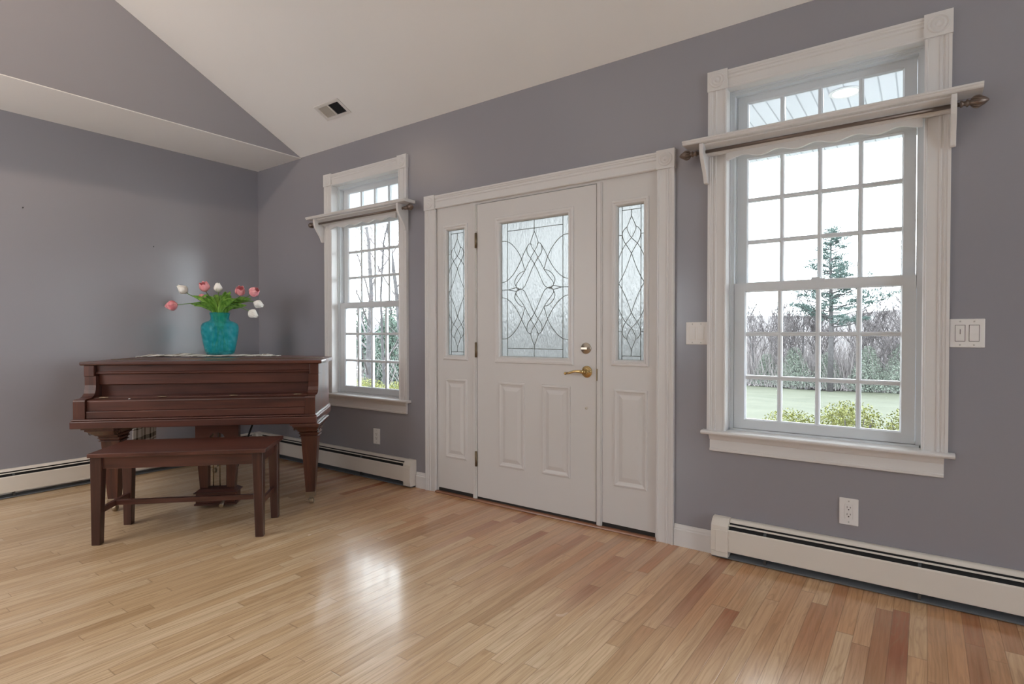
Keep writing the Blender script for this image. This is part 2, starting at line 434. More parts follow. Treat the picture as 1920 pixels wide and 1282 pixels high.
# ------------------------------------------------------------------ curtain shelves and rods
def finial_profile():
    return [(.0085, 0), (.013, .002), (.013, .008), (.009, .012), (.009, .018), (.015, .022), (.015, .026), (.010, .030), (.012, .036), (.019, .046), (.022, .058), (.020, .070), (.013, .082), (.006, .090), (.001, .094)]
def curtain_shelf(cx, label):
    r = thing(empty('curtain_shelf', (cx, -.022, 1.93)), label, 'curtain shelf', 'white scalloped shelves over the windows')
    mb = MB(); mb.sweep([(0.022, 0), (-.128, 0), (-.134, .004), (-.136, .010), (-.140, .013), (-.140, .018), (-.136, .022), (.022, .022)], (cx - .6, 0, 2.122), (cx + .6, 0, 2.122), (0, 1, 0), (0, 0, 1))
    # remove overlap with the casing: keep the back edge just off it
    obj('shelf_board', mb_clip_back(mb), M_trim, r)
    mb = MB(); mb.sweep([(-.024, .0), (-.100, .0), (-.100, -.006), (-.090, -.010), (-.070, -.020), (-.052, -.036), (-.046, -.046), (-.038, -.048), (-.024, -.048)], (cx - .508, 0, 2.1215), (cx + .508, 0, 2.1215), (0, 1, 0), (0, 0, 1))
    obj('cove_moulding', mb, M_trim, r)
    for sx in (-1, 1):
        x = cx + sx * .508; t = .010
        pr = [(-.0235, 2.1215), (-.122, 2.1215), (-.122, 2.095), (-.119, 2.070), (-.108, 2.045), (-.088, 2.015), (-.066, 1.985), (-.053, 1.960), (-.046, 1.940), (-.043, 1.934), (-.0235, 1.930)]
        mb = MB(); mb.sweep(pr, (x - t, 0, 0), (x + t, 0, 0), (0, 1, 0), (0, 0, 1)); obj('bracket', mb, M_trim, r, bevel=.0025)
    # scalloped valance board
    mb = MB(); n = 60; x0, x1 = cx - .405, cx + .405
    top = 2.098; pts = []
    for i in range(n + 1):
        x = x0 + (x1 - x0) * i / n
        pts.append((x, 2.045 + .0085 * math.cos(2 * PI * (i / n) * 5 + PI)))
    y0, y1 = -.040, -.0235
    vs = [(x, y0, z) for x, z in pts] + [(x, y0, top) for x, z in pts] + [(x, y1, z) for x, z in pts] + [(x, y1, top) for x, z in pts]
    m = n + 1; fs = []
    for i in range(n):
        fs += [(i, i + 1, m + i + 1, m + i), (2 * m + i, 3 * m + i, 3 * m + i + 1, 2 * m + i + 1), (i, 2 * m + i, 2 * m + i + 1, i + 1), (m + i, m + i + 1, 3 * m + i + 1, 3 * m + i)]
    fs += [(0, m, 3 * m, 2 * m), (n, 2 * m + n, 3 * m + n, m + n)]
    mb.add(vs, fs); obj('scalloped_valance', mb, M_trim, r)
    return r
def mb_clip_back(mb):
    mb.v = [(x, min(y, -.0235), z) for x, y, z in mb.v]; return mb
def curtain_rod(cx, label, l, r_):
    r = thing(empty('curtain_rod', (cx, -.075, 2.087)), label, 'curtain rod', 'dark bronze curtain rods')
    mb = MB(); mb.tube([(cx - .525 - l, -.075, 2.087), (cx + .525 + r_, -.075, 2.087)], .0085, 14); obj('rod', mb, M_bronze, r)
    for sx, e in ((-1, l), (1, r_)):
        Mx = Matrix.Translation((cx + sx * (.522 + e), -.075, 2.087)) @ Matrix.Rotation(R(90) * sx, 4, 'Y')
        mb = MB(); mb.lathe(finial_profile(), 20, Mx)
        # carved leaves wrapping the finial
        for k in range(8):
            a = 2 * PI * k / 8; pts = []
            for j in range(7):
                h_ = .036 + .008 * j; rr = [.0135, .0195, .0222, .0218, .0185, .013, .007][j]
                pts.append(Mx @ Vector((rr * math.cos(a + .12 * j), rr * math.sin(a + .12 * j), h_)))
            mb.tube(pts, [.0016, .003, .0036, .0036, .003, .0022, .001], 5)
        obj('finial', mb, M_bronze, r)
    return r
curtain_shelf(W1, 'white shelf with scalloped valance over the window by the piano')
curtain_shelf(W2, 'white shelf with scalloped valance over the window facing the lawn')
curtain_rod(W1, 'bronze curtain rod under the shelf of the window by the piano', .03, .02)
curtain_rod(W2, 'bronze curtain rod under the shelf of the window facing the lawn', .02, .005)

# ------------------------------------------------------------------ entry: trim, door, sidelights
t1 = struct(empty('trim_1', (3.205, 0, 0)), 'wide white casing around the front door and its sidelights')
for sx, xi in ((-1, 2.366), (1, 4.042)):
    mb = MB(); mb.sweep([(a * 1.06, b) for a, b in CP], (xi, 0, 0), (xi, 0, 2.058), (sx, 0, 0), (0, -1, 0)); obj('side_casing', mb, M_trim, t1)
    corner_block(t1, xi + sx * .0515, 2.106, .103)
mb = MB(); mb.sweep([(a, b) for a, b in CP], (2.366, 0, 2.058), (4.042, 0, 2.058), (0, 0, 1), (0, -1, 0)); obj('head_casing', mb, M_trim, t1)
for a, b in ((2.710, 2.7435), (3.6665, 3.702)):
    mb = MB(); mb.box(a, b, -.004, .12, .012, DZ - .016); mb.box(a + .006, b - .006, -.009, -.003, .012, DZ - .016); obj('mullion', mb, M_door, t1, bevel=.002)
mb = MB(); mb.box(DX0, DX1, .004, .12, DZ - .016, DZ); mb.box(DX0, DX0 + .016, .004, .12, .012, DZ - .016); mb.box(DX1 - .016, DX1, .004, .12, .012, DZ - .016); obj('frame_jamb', mb, M_door, t1)
mb = MB(); mb.sweep([(.15, 0), (-.020, 0), (-.026, .004), (-.024, .009), (-.016, .012), (.15, .012)], (2.366, 0, 0.0), (4.043, 0, 0.0), (0, 1, 0), (0, 0, 1)); obj('threshold', mb, M_thresh, t1)
for a, b in ((2.378, 2.710), (2.7435, 3.6665), (3.702, 4.031)):
    mb = MB(); mb.box(a, b, .006, .05, .0122, .036 if b - a < .5 else .026); obj('sweep_strip', mb, M_rubber, t1)
mb = MB(); mb.box(3.668, 3.676, -.0125, -.009, .875, .945); obj('strike_plate', mb, M_hinge, t1)

def leaf_panel(mb, x0, x1, z0, z1, y):
    mb.ring(x0, x1, z0, z1, [(0, y), (.004, y - .0065), (.012, y - .008), (.020, y - .003), (.030, y - .0005), (.030, y + .002), (0, y + .002)])
    a = .034
    vs = [(x0 + a, y, z0 + a), (x1 - a, y, z0 + a), (x1 - a, y, z1 - a), (x0 + a, y, z1 - a)]
    b = a + .024
    vs += [(x0 + b, y - .007, z0 + b), (x1 - b, y - .007, z0 + b), (x1 - b, y - .007, z1 - b), (x0 + b, y - .007, z1 - b)]
    mb.add(vs, [(0, 1, 5, 4), (1, 2, 6, 5), (2, 3, 7, 6), (3, 0, 4, 7), (4, 5, 6, 7)])
def spline(pts, k=7):
    out = []; P = [pts[0]] + list(pts) + [pts[-1]]
    for i in range(1, len(P) - 2):
        p0, p1, p2, p3 = [Vector((*q, 0)) for q in (P[i - 1], P[i], P[i + 1], P[i + 2])]
        for j in range(k):
            t = j / k
            q = .5 * ((2 * p1) + (p2 - p0) * t + (2 * p0 - 5 * p1 + 4 * p2 - p3) * t * t + (3 * p1 - p0 - 3 * p2 + p3) * t ** 3)
            out.append((q.x, q.y))
    out.append(pts[-1]); return out
def cames(mb, x0, x1, z0, z1, y, pats, lines, rad):
    cx, hw = (x0 + x1) / 2, (x1 - x0) / 2
    def P(u, v): return (cx + u * hw, y, z1 - v * (z1 - z0))
    for p in pats:
        sp = spline(p)
        for sx in (1, -1):
            for fl in (0, 1):
                mb.tube([P(u * sx, (1 - v) if fl else v) for u, v in sp], rad, 6)
    for a, b in lines: mb.tube([P(*a), P(*b)], rad, 5)
def came_door():
    p = [[(0, .083), (.09, .145), (.11, .170), (.06, .205), (0, .228), (-.08, .262), (-.11, .280)],        # leaf and weave
         [(.08, .178), (.14, .172), (.20, .184), (.225, .215), (.19, .250), (.10, .280), (0, .322)],       # ears
         [(0, .322), (.09, .368), (.16, .410), (.24, .455), (.31, .486), (.43, .505)],                     # ribbon, inner edge
         [(.10, .278), (.19, .318), (.29, .368), (.40, .410), (.49, .440), (.555, .470), (.52, .494), (.43, .505)],
         [(.29, .368), (.40, .376), (.50, .396), (.585, .430), (.59, .458), (.53, .488)],
         [(.43, .505), (.50, .490), (.59, .488), (.785, .500)],
         [(1, .131), (.85, .134), (.70, .158), (.58, .192), (.48, .228), (.38, .282), (.28, .366)],
         [(1, .444), (.86, .434), (.70, .403), (.56, .358), (.44, .305), (.31, .235), (.20, .184)],
         [(.785, .500), (1, .500)]]
    l = [((-.82, 0), (-.82, 1)), ((.82, 0), (.82, 1)), ((-.82, .060), (.82, .060)), ((-.82, .940), (.82, .940)), ((0, 0), (0, .083)), ((0, .917), (0, 1))]
    return p, l
def came_side():
    p = [[(0, .068), (.20, .108), (.34, .142), (.24, .172), (0, .208), (-.45, .248), (-.75, .29), (-1, .340)],
         [(.30, .134), (.55, .150), (.70, .180), (.60, .222), (.32, .262), (0, .308)],
         [(0, .308), (.36, .395), (.72, .462), (.95, .497)], [(.70, .187), (1, .187)]]
    l = [((-.72, .0), (-.72, 1)), ((.72, 0), (.72, 1)), ((-.72, .026), (.72, .026)), ((-.72, .974), (.72, .974)), ((0, .026), (0, .068)), ((0, .932), (0, .974))]
    return p, l
def lite(parent, fx0, fx1, fz0, fz1, mx, pats, y=.0, rad=.0023):
    """moulded light frame, obscure pane and leaded pattern set in a door slab"""
    mb = MB()
    mb.ring(fx0 - mx, fx1 + mx, fz0 - mx, fz1 + mx, [(0, y + .002), (0, y - .004), (.004, y - .009), (mx * .45, y - .010), (mx * .7, y - .005), (mx, y - .006), (mx + .006, y + .002), (mx + .010, y + .020), (0, y + .020)])
    fr = obj('light_frame', mb, M_trim, parent)
    g = MB(); g.box(fx0 + .004, fx1 - .004, y + .022, y + .028, fz0 + .004, fz1 - .004)
    gl = obj('obscure_glass', g, M_art, parent)
    c = MB(); cames(c, fx0 + .008, fx1 - .008, fz0 + .008, fz1 - .008, y + .0205, pats[0], pats[1], rad)
    c.ring(fx0 + .006, fx1 - .006, fz0 + .006, fz1 - .006, [(0, y + .017), (.005, y + .017), (.005, y + .021), (0, y + .021)])
    obj('leaded_came', c, M_lead, gl)
    return gl
d1 = struct(empty('door_1', (2.747, 0, .03)), 'white front door with leaded oval-lattice glass')
d1['label'] = 'white panelled front door with large leaded glass light'
mb = MB(); fx0, fx1, fz0, fz1 = 2.925, 3.487, .983, 1.908
cells(mb, [2.7485, 3.662, fx0, fx1], [.028, 2.0395, fz0, fz1], [(fx0, fx1, fz0, fz1)], .0, .044)
leaf_panel(mb, 2.933, 3.147, .262, .832, 0); leaf_panel(mb, 3.276, 3.488, .262, .832, 0)
obj('door_slab', mb, M_door, d1)
lite(d1, fx0 + .012, fx1 - .012, fz0 + .012, fz1 - .012, .034, came_door())
for z in (1.794, 1.043, .290):
    mb = MB(); mb.tube([(2.742, -.008, z - .052), (2.742, -.008, z + .052)], .0075, 12); mb.box(2.732, 2.744, -.0100, -.002, z - .050, z + .050)
    for q in (-.02, .012): mb.tube([(2.742, -.008, z + q - .0012), (2.742, -.008, z + q + .0012)], .0083, 12)
    obj('hinge', mb, M_hinge, d1)
def ylathe(mb, x, z, y, prof, segs=26):
    return mb.lathe(prof, segs, Matrix.Translation((x, y, z)) @ Matrix.Rotation(R(90), 4, 'X'))
hx, hz = 3.601, .925
mb = MB(); ylathe(mb, hx, hz, 0, [(.035, 0), (.036, .003), (.033, .007), (.028, .008), (.027, .011), (.020, .013), (.013, .016), (.012, .045), (.014, .048), (.0, .050)])
mb.tube([(hx, -.048, hz), (hx - .02, -.052, hz + .004), (hx - .055, -.052, hz + .004), (hx - .095, -.050, hz - .008), (hx - .122, -.046, hz - .012)], [.012, .0105, .008, .0075, .008], 12)
mb.lathe([(.0, -.010), (.007, -.007), (.010, 0), (.007, .007), (0, .010)], 14, Matrix.Translation((hx - .124, -.046, hz - .012)))
obj('door_lever', mb, M_brass, d1)
mb = MB(); ylathe(mb, 3.595, 1.066, 0, [(.0335, 0), (.034, .004), (.030, .008), (.018, .010), (.016, .016), (0, .017)])
mb.box(3.575, 3.615, -.028, -.012, 1.060, 1.072); obj('deadbolt', mb, M_nickel, d1)
mb = MB(); ylathe(mb, 3.596, .705, 0, [(.008, 0), (.008, .002), (.005, .004), (0, .004)], 14); obj('hole_plug', mb, M_nickel, d1)
def sidelight(idx, x0, x1, gx0, gx1, px0, px1, label):
    r = struct(empty('window_%d' % idx, ((x0 + x1) / 2, 0, .03)), label)
    mb = MB(); cells(mb, [x0, x1, gx0, gx1], [.036, 2.046, .983, 1.910], [(gx0, gx1, .983, 1.910)], .004, .044)
    leaf_panel(mb, px0, px1, .262, .832, .004)
    obj('sidelight_panel', mb, M_door, r)
    lite(r, gx0 + .010, gx1 - .010, .993, 1.900, .026, came_side(), .004, .0021)
sidelight(3, 2.378, 2.710, 2.444, 2.644, 2.447, 2.652, 'narrow leaded sidelight on the hinge side of the front door')
sidelight(4, 3.702, 4.031, 3.776, 3.974, 3.776, 3.985, 'narrow leaded sidelight on the handle side of the front door')

# ------------------------------------------------------------------ hot-water baseboard heaters
def heater(O, A, Nn, L, label, caps, grp='baseboard heaters along the walls'):
    """O origin on wall at floor, A unit along, Nn unit out of wall"""
    O, A, Nn = Vector(O), Vector(A), Vector(Nn); Z = Vector((0, 0, 1))
    r = thing(empty('baseboard_heater', O + A * (L / 2)), label, 'heater', grp)
    g = .0015
    def sw(name, prof, a, b, m):
        q = MB(); q.sweep(prof, O + A * a, O + A * b, Nn, Z); return obj(name, q, m, r)
    sw('back_plate', [(g, .022), (g, .203), (.019, .203), (.026, .200), (.036, .188), (.035, .186), (.024, .197), (.018, .200), (.005, .200), (.005, .022)], 0, L, M_heat)
    sw('damper_strip', [(.0425, .1795), (.050, .1755), (.0505, .1735), (.0495, .1735), (.042, .1775)], 0, L, M_heat)
    sw('front_panel', [(.058, .045), (.064, .045), (.0645, .150), (.0625, .155), (.0595, .157), (.0585, .155), (.0585, .05)], 0, L, M_heat)
    sw('element_shade_liner', [(.0055, .075), (.053, .075), (.053, .150), (.032, .170), (.022, .190), (.0055, .193)], .02, L - .02, M_dark)  # element plus black liner, shade inside the slots put into the colour
    sw('bottom_pan', [(g, .003), (.050, .003), (.052, .006), (.052, .010), (.010, .022), (g, .022)], 0, L, M_pan)
    # support brackets seen through the slots
    k = .25
    while k < L - .1:
        q = MB(); q.sweep([(.006, .004), (.048, .012), (.055, .040), (.055, .16), (.044, .172), (.040, .172), (.040, .02), (.006, .02)], O + A * k, O + A * (k + .012), Nn, Z)
        obj('hanger_bracket', q, M_fin, r); k += .62
    for a, b in caps:
        q = MB(); pr = [(g, .012), (g, .206), (.024, .206), (.034, .203), (.044, .196), (.054, .186), (.062, .176), (.066, .170), (.067, .150), (.069, .146), (.069, .042), (.0665, .040), (.0665, .014)]
        q.sweep(pr, O + A * a, O + A * b, Nn, Z); 
        q.sweep([(.0692, .038), (.071, .040), (.071, .150), (.0692, .152)], O + A * (a + (b - a) * .28), O + A * b, Nn, Z)
        obj('end_cap', q, M_heat, r, bevel=.002)
    return r
heater((.074, 0, 0), (1, 0, 0), (0, -1, 0), 2.074, 'cream baseboard heater under the window beside the piano', [(2.003, 2.080)])
heater((4.360, 0, 0), (1, 0, 0), (0, -1, 0), 3.2, 'cream baseboard heater under the window facing the lawn', [(.0, .084)])
h3 = heater((0, -4.6, 0), (0, 1, 0), (1, 0, 0), 4.527, 'cream baseboard heater along the blank wall behind the piano', [])
mb = MB(); mb.box(.0015, .0725, -.0725, -.0015, .010, .205); obj('corner_cap', mb, M_heat, h3, bevel=.008)

# ------------------------------------------------------------------ switches, outlets, vent, nails
def screw(mb, x, z, y):
    ylathe(mb, x, z, y, [(.0032, 0), (.003, .0012), (0, .0016)], 10)
def outlet(cx, cz, label):
    r = thing(empty('wall_outlet', (cx, 0, cz)), label, 'outlet', 'white wall outlets')
    w, h_ = .0385, .062
    mb = MB(); mb.box(cx - w, cx + w, -.0065, -.0005, cz - h_, cz + h_); obj('cover_plate', mb, M_plate, r, bevel=.003)
    mb = MB(); mb.box(cx - .0165, cx + .0165, -.0085, -.0066, cz - .0335, cz + .0335); fc = obj('receptacle', mb, M_plate, r, bevel=.001)
    for s in (-1, 1):
        z = cz + s * .016; mb = MB()
        mb.box(cx - .0075, cx - .0055, -.0092, -.0086, z, z + .009); mb.box(cx + .0055, cx + .0078, -.0092, -.0086, z + .001, z + .008)
        ylathe(mb, cx, z - .006, -.0086, [(.0028, 0), (.0028, .0006), (0, .0006)], 10); obj('socket', mb, M_slot, fc)
    for s in (-1, 1):
        mb = MB(); screw(mb, cx, cz + s * .048, -.0065); obj('screw', mb, M_screw, r)
outlet(1.710, .336, 'white wall outlet above the heater between window and front door')
outlet(4.968, .332, 'white wall outlet below the window facing the lawn')
def switch(cx, cz, label, kinds):
    r = thing(empty('light_switch', (cx, 0, cz)), label, 'light switch', 'two-gang light switches')
    w, h_ = .0580, .060
    mb = MB(); mb.box(cx - w, cx + w, -.0065, -.0005, cz - h_, cz + h_); obj('cover_plate', mb, M_plate, r, bevel=.003)
    for s, k in ((-1, kinds[0]), (1, kinds[1])):
        x = cx + s * .023
        mb = MB(); mb.ring(x - .0172, x + .0172, cz - .0342, cz + .0342, [(0, -.0066), (0, -.0074), (.0015, -.0074), (.0015, -.0066)]); obj('bezel', mb, M_slot if k != 'plain' else M_heat, r)
        if k == 'dimmer':
            mb = MB(); mb.box(x - .0150, x + .0150, -.0078, -.0066, cz - .032, cz + .032); dm = obj('dimmer', mb, M_plate, r)
            mb = MB(); mb.box(x - .0010, x + .0010, -.0083, -.0079, cz - .004, cz + .020); obj('slide_slot', mb, M_slot, dm)
            mb = MB(); mb.box(x - .010, x + .010, -.0125, -.0084, cz + .016, cz + .023); obj('slide_knob', mb, M_plate, dm, bevel=.001)
            mb = MB(); mb.box(x - .006, x + .006, -.0095, -.0079, cz - .026, cz - .017); obj('toggle_button', mb, M_plate, dm, bevel=.0005)
        else:
            mb = MB(); mb.sweep([(cz - .0325, -.0066), (cz - .0325, -.0088), (cz, -.0098), (cz + .0325, -.0078), (cz + .0325, -.0066)], (x - .0155, 0, 0), (x + .0155, 0, 0), (0, 0, 1), (0, 1, 0)); obj('rocker', mb, M_plate, r)
        for q in (-1, 1):
            mb = MB(); screw(mb, x, cz + q * .049, -.0065); obj('screw', mb, M_screw, r)
switch(4.262, 1.156, 'white double rocker switch between front door and window', ('plain', 'plain'))
switch(5.388, 1.156, 'white switch plate with slide dimmer, away from the door', ('dimmer', 'rocker'))
def vent():
    a = math.atan(SL); c0 = Vector((1.551, -.288, H + SL * .288))
    r = empty('ceiling_vent', c0); r.rotation_euler = (-a, 0, 0)
    thing(r, 'white metal air register in the sloped ceiling above the window', 'air vent')
    w, d = .145, .072
    def ob(n, mb, m, b=0): return obj(n, mb, m, r, bevel=b, world=False)
    mb = MB(); z0, z1 = -.008, -.0008
    for x0, x1, y0, y1 in ((-w, -w + .025, -d, d), (w - .025, w, -d, d), (-w + .025, w - .025, -d, -d + .022), (-w + .025, w - .025, d - .022, d), (-.006, .008, -d + .022, d - .022)): mb.box(x0, x1, y0, y1, z0, z1)
    ob('register_frame', mb, M_trim, .001)
    mb = MB(); mb.box(.0085, w - .0255, -d + .0225, d - .0225, -.0020, -.0010); ob('duct_shade_plate', mb, M_dark)  # black plate under the slats stands in for the unlit duct
    for s, x0, x1, m in ((0, -w + .0255, -.0065, M_heat), (1, .009, w - .026, M_fin)):
        mb = MB(); n = 9
        for k in range(n):
            x = x0 + (x1 - x0) * (k + .5) / n
            if s == 0: mb.add([(x - .006, -d + .023, -.0022), (x + .005, -d + .023, -.0062), (x + .005, d - .023, -.0062), (x - .006, d - .023, -.0022), (x - .006, -d + .023, -.0015), (x + .005, -d + .023, -.0055), (x + .005, d - .023, -.0055), (x - .006, d - .023, -.0015)],
                              [(0, 1, 2, 3), (7, 6, 5, 4), (0, 4, 5, 1), (1, 5, 6, 2), (2, 6, 7, 3), (3, 7, 4, 0)])
            else: mb.box(x - .0006, x + .0006, -d + .023, d - .023, -.0075, -.0025)
        ob('louvers', mb, m)
    mb = MB(); mb.box(-w + .004, -w + .018, .0, .004, -.016, -.0082); ob('lever_tab', mb, M_trim)
vent()
for y, z, lb in ((-.932, 1.882, 'small bare nail in the grey wall, lower one nearer the corner'), (-1.784, 2.057, 'small bare nail in the grey wall, higher one farther from the corner')):
    mb = MB(); mb.lathe([(.0015, 0), (.0015, .012), (.0038, .0125), (.0038, .014), (0, .014)], 10, Matrix.Translation((.0003, y, z)) @ Matrix.Rotation(R(75), 4, 'Y'))
    thing(obj('wall_nail', mb, M_dark), lb, 'nail', 'nails left in the wall')

# ------------------------------------------------------------------ grand piano (local axes: x along the keyboard, y into the corner)
PO = (1.043, -1.803, 0); PR = R(45.3)
pn = thing(empty('grand_piano', PO, PR), 'dark mahogany baby grand piano with closed lid in the corner', 'piano')
def P(n, mb, m, par=None, b=0, seg=2): return obj(n, mb, m, par or pn, bevel=b, world=False, seg=seg)
def outline(e=0, y0=.0, step=.0):
    base = [(-.010, .0), (-.010, .6), (-.010, 1.10), (.004, 1.23), (.05, 1.335), (.14, 1.40), (.27, 1.425), (.41, 1.415), (.56, 1.36), (.70, 1.25), (.83, 1.12), (.97, 1.005), (1.10, .925), (1.23, .855), (1.33, .775), (1.392, .67), (1.413, .55), (1.413, .3), (1.413, .0)]
    n = len(base); out = []
    for i, p in enumerate(base):
        if i in (0, n - 1):
            out.append((p[0] + (-e if i == 0 else e), y0)); continue
        a, b = Vector(base[i - 1]), Vector(base[i + 1]); t = (b - a).normalized(); nn = Vector((-t.y, t.x))
        out.append((p[0] + nn.x * e, p[1] + nn.y * e))
    return out
def smooth_outline(pts, k=3):
    return [pts[0]] + spline(pts[1:-1], k) + [pts[-1]]
Z0, Z1 = .632, .955
mb = MB(); mb.prism(smooth_outline(outline(0, .235)), Z0 - .01, Z1); P('case_rim', mb, MAHX)
mb = MB(); mb.prism(smooth_outline(outline(.004, .012)), .577, Z0 - .0105); P('key_bed', mb, MAHX, b=.004)
mb = MB(); o_ = smooth_outline(outline(.014, -.004))
mb.prism(o_, .572, .618); mb.prism(smooth_outline(outline(.009, .0)), .6185, .630); P('base_moulding', mb, MAHX, b=.006)
# cheeks
for sx, x0, x1 in ((0, -.010, .055), (1, 1.348, 1.413)):
    pr = [(.012, .6305), (.012, .738), (.016, .747), (.026, .751), (.085, .754), (.110, .762), (.127, .778), (.136, .800), (.140, .83), (.140, .885), (.150, .885), (.150, .8851), (.24, .8851), (.24, .6305)]
    mb = MB(); mb.sweep(pr, (x0, 0, 0), (x1, 0, 0), (0, 1, 0), (0, 0, 1)); ck = P('cheek', mb, MAHZ, b=.003)
    mb = MB(); a, b_ = (x0 - .002, x1 - .008) if sx == 0 else (x0 + .008, x1 + .002)
    mb.box(a, b_, .134, .24, .8855, .9545); P('pillar_block', mb, MAHZ, ck, b=.003)
mb = MB(); mb.box(.0555, 1.3475, .020, .06, .6305, .676); P('key_slip', mb, MAHX, b=.004)
mb = MB(); mb.sweep([(.030, .6775), (.030, .736), (.036, .743), (.110, .748), (.112, .752), (.205, .756), (.205, .6775)], (.0565, 0, 0), (1.3465, 0, 0), (0, 1, 0), (0, 0, 1)); fb = P('fallboard', mb, MAHX, b=.002)
for x in (.115, .455, .885, 1.285):
    mb = MB(); mb.box(x - .024, x + .024, .101, .125, .7515, .7532); mb.tube([(x - .024, .113, .7538), (x + .024, .113, .7538)], .0024, 8); P('hinge', mb, M_shaft, fb)
mb = MB(); mb.lathe([(.006, 0), (.006, .003), (.003, .005), (0, .005)], 12, Matrix.Translation((.285, .06, .7455))); P('ivory_button', mb, M_plate, fb)
mb = MB(); mb.box(.0555, 1.3475, .206, .234, .7565, .826); P('name_board', mb, MAHX)
mb = MB(); mb.sweep([(.234, .8265), (.180, .8265), (.176, .830), (.176, .8965), (.234, .8965)], (.0555, 0, 0), (1.3475, 0, 0), (0, 1, 0), (0, 0, 1)); P('music_shelf', mb, MAHX, b=.002)
mb = MB(); mb.sweep([(.234, .897), (.158, .897), (.154, .901), (.154, .908), (.162, .914), (.162, .9545), (.234, .9545)], (.0475, 0, 0), (1.3555, 0, 0), (0, 1, 0), (0, 0, 1)); P('front_rail', mb, MAHX, b=.0015)
# lid, front flap and long hinge
lo = smooth_outline(outline(.024, .44)); mb = MB(); mb.prism(lo, .9552, .978); lid = P('lid', mb, MAHX, b=.007, seg=3)
mb = MB(); mb.box(-.034, 1.437, .124, .4365, .9552, .978); P('lid_flap', mb, MAHX, b=.007, seg=3)
mb = MB(); mb.tube([(.0, .4383, .9790), (1.40, .4383, .9790)], .0035, 8)
for k in range(34):
    x = .02 + k * .0412; mb.box(x, x + .02, .430, .4465, .9783, .9797)
P('piano_hinge', mb, M_hinge, lid)
# legs with stepped capitals and brass casters
def leg(cx, cy):
    mb = MB()
    for z0, z1, w0, d0, w1, d1 in ((.5715, .562, .185, .40, .185, .40), (.562, .548, .165, .36, .165, .36), (.548, .514, .160, .345, .118, .235), (.514, .507, .130, .20, .130, .20), (.507, .492, .124, .165, .112, .135), (.492, .484, .128, .140, .128, .140), (.484, .470, .120, .125, .108, .110), (.470, .464, .124, .124, .124, .124), (.464, .066, .106, .106, .056, .056)):
        mb.frustum(cx, cy, z1, w1, d1, z0, w0, d0)
    lg = P('leg', mb, MAHZ, b=.0015)
    for s in (-1, 1):      # carved scroll on the capital flanks
        mb = MB(); pts = []
        for k in range(22):
            a = k / 21 * 2.6 * PI; rr = .030 * (1 - k / 26)
            pts.append((cx + s * .0815, cy - .115 + rr * math.sin(a), .530 + rr * math.cos(a) * .55))
        mb.tube(pts, .0025, 5); P('scroll', mb, MAHZ, lg)
    mb = MB(); mb.box(cx - .031, cx + .031, cy - .031, cy + .031, .052, .084); P('ferrule', mb, M_shaft, lg, b=.002)
    mb = MB(); mb.lathe([(.012, .0515), (.012, .034), (.020, .032), (.022, .026), (.010, .022), (0, .022)], 14, Matrix.Translation((cx, cy, 0)))
    mb.lathe([(.0, -.013), (.018, -.013), (.0205, -.009), (.0205, .009), (.018, .013), (0, .013)], 20, Matrix.Translation((cx + .006, cy - .008, .0208)) @ Matrix.Rotation(R(90), 4, 'Y'))
    P('caster', mb, M_shaft, lg)
leg(.118, .22); leg(1.352, .185); leg(.40, 1.20)
# pedal lyre
lx, ly = .750, .225
mb = MB(); mb.frustum(lx, ly, .022, .262, .135, .034, .262, .135); mb.frustum(lx, ly, .0345, .244, .12, .100, .244, .12); mb.frustum(lx, ly, .1005, .268, .14, .107, .268, .14); mb.frustum(lx, ly, .1075, .26, .132, .125, .215, .09); lb = P('lyre_box', mb, MAHX, b=.002)
for k in (-1, 0, 1):
    mb = MB(); mb.box(lx + k * .075 - .013, lx + k * .075 + .013, ly - .0635, ly - .0602, .050, .082); P('pedal_slot', mb, M_dark, lb)
    if k < 1: continue
    x = lx + .062; mb = MB(); mb.tube([(x, ly - .060, .064), (x, ly - .10, .058), (x, ly - .135, .044), (x, ly - .150, .038)], [.007, .008, .012, .013], 10); P('pedal', mb, M_nickel, lb)
for s in (-1, 1):
    mb = MB(); mb.frustum(lx + s * .083, ly, .1255, .050, .050, .40, .074, .055, dx=s * .010); P('lyre_post', mb, MAHZ, b=.002)
mb = MB(); cells(mb, [lx - .135, lx - .048, lx + .048, lx + .135], [.40, .415, .50, .5715], [(lx - .048, lx + .048, .39, .50)], ly - .022, ly + .022)
n = 14; pts = [(lx - .048, .50)] + [(lx + .048 * math.cos(PI - PI * k / n), .455 + .042 * math.sin(PI * k / n)) for k in range(n + 1)] + [(lx + .048, .50)]
mb.sweep(pts, (0, ly - .022, 0), (0, ly + .022, 0), (1, 0, 0), (0, 0, 1)); P('lyre_head', mb, MAHX)
for s in (-.042, 0, .042):
    mb = MB(); mb.tube([(lx + s, ly + .03, .126), (lx + s, ly + .03, .572)], .0032, 8); P('trap_rod', mb, M_brass)
mb = MB(); mb.tube([(lx + .05, ly + .064, .10), (lx + .115, ly + .52, .572)], .007, 8); P('lyre_brace', mb, M_dark)

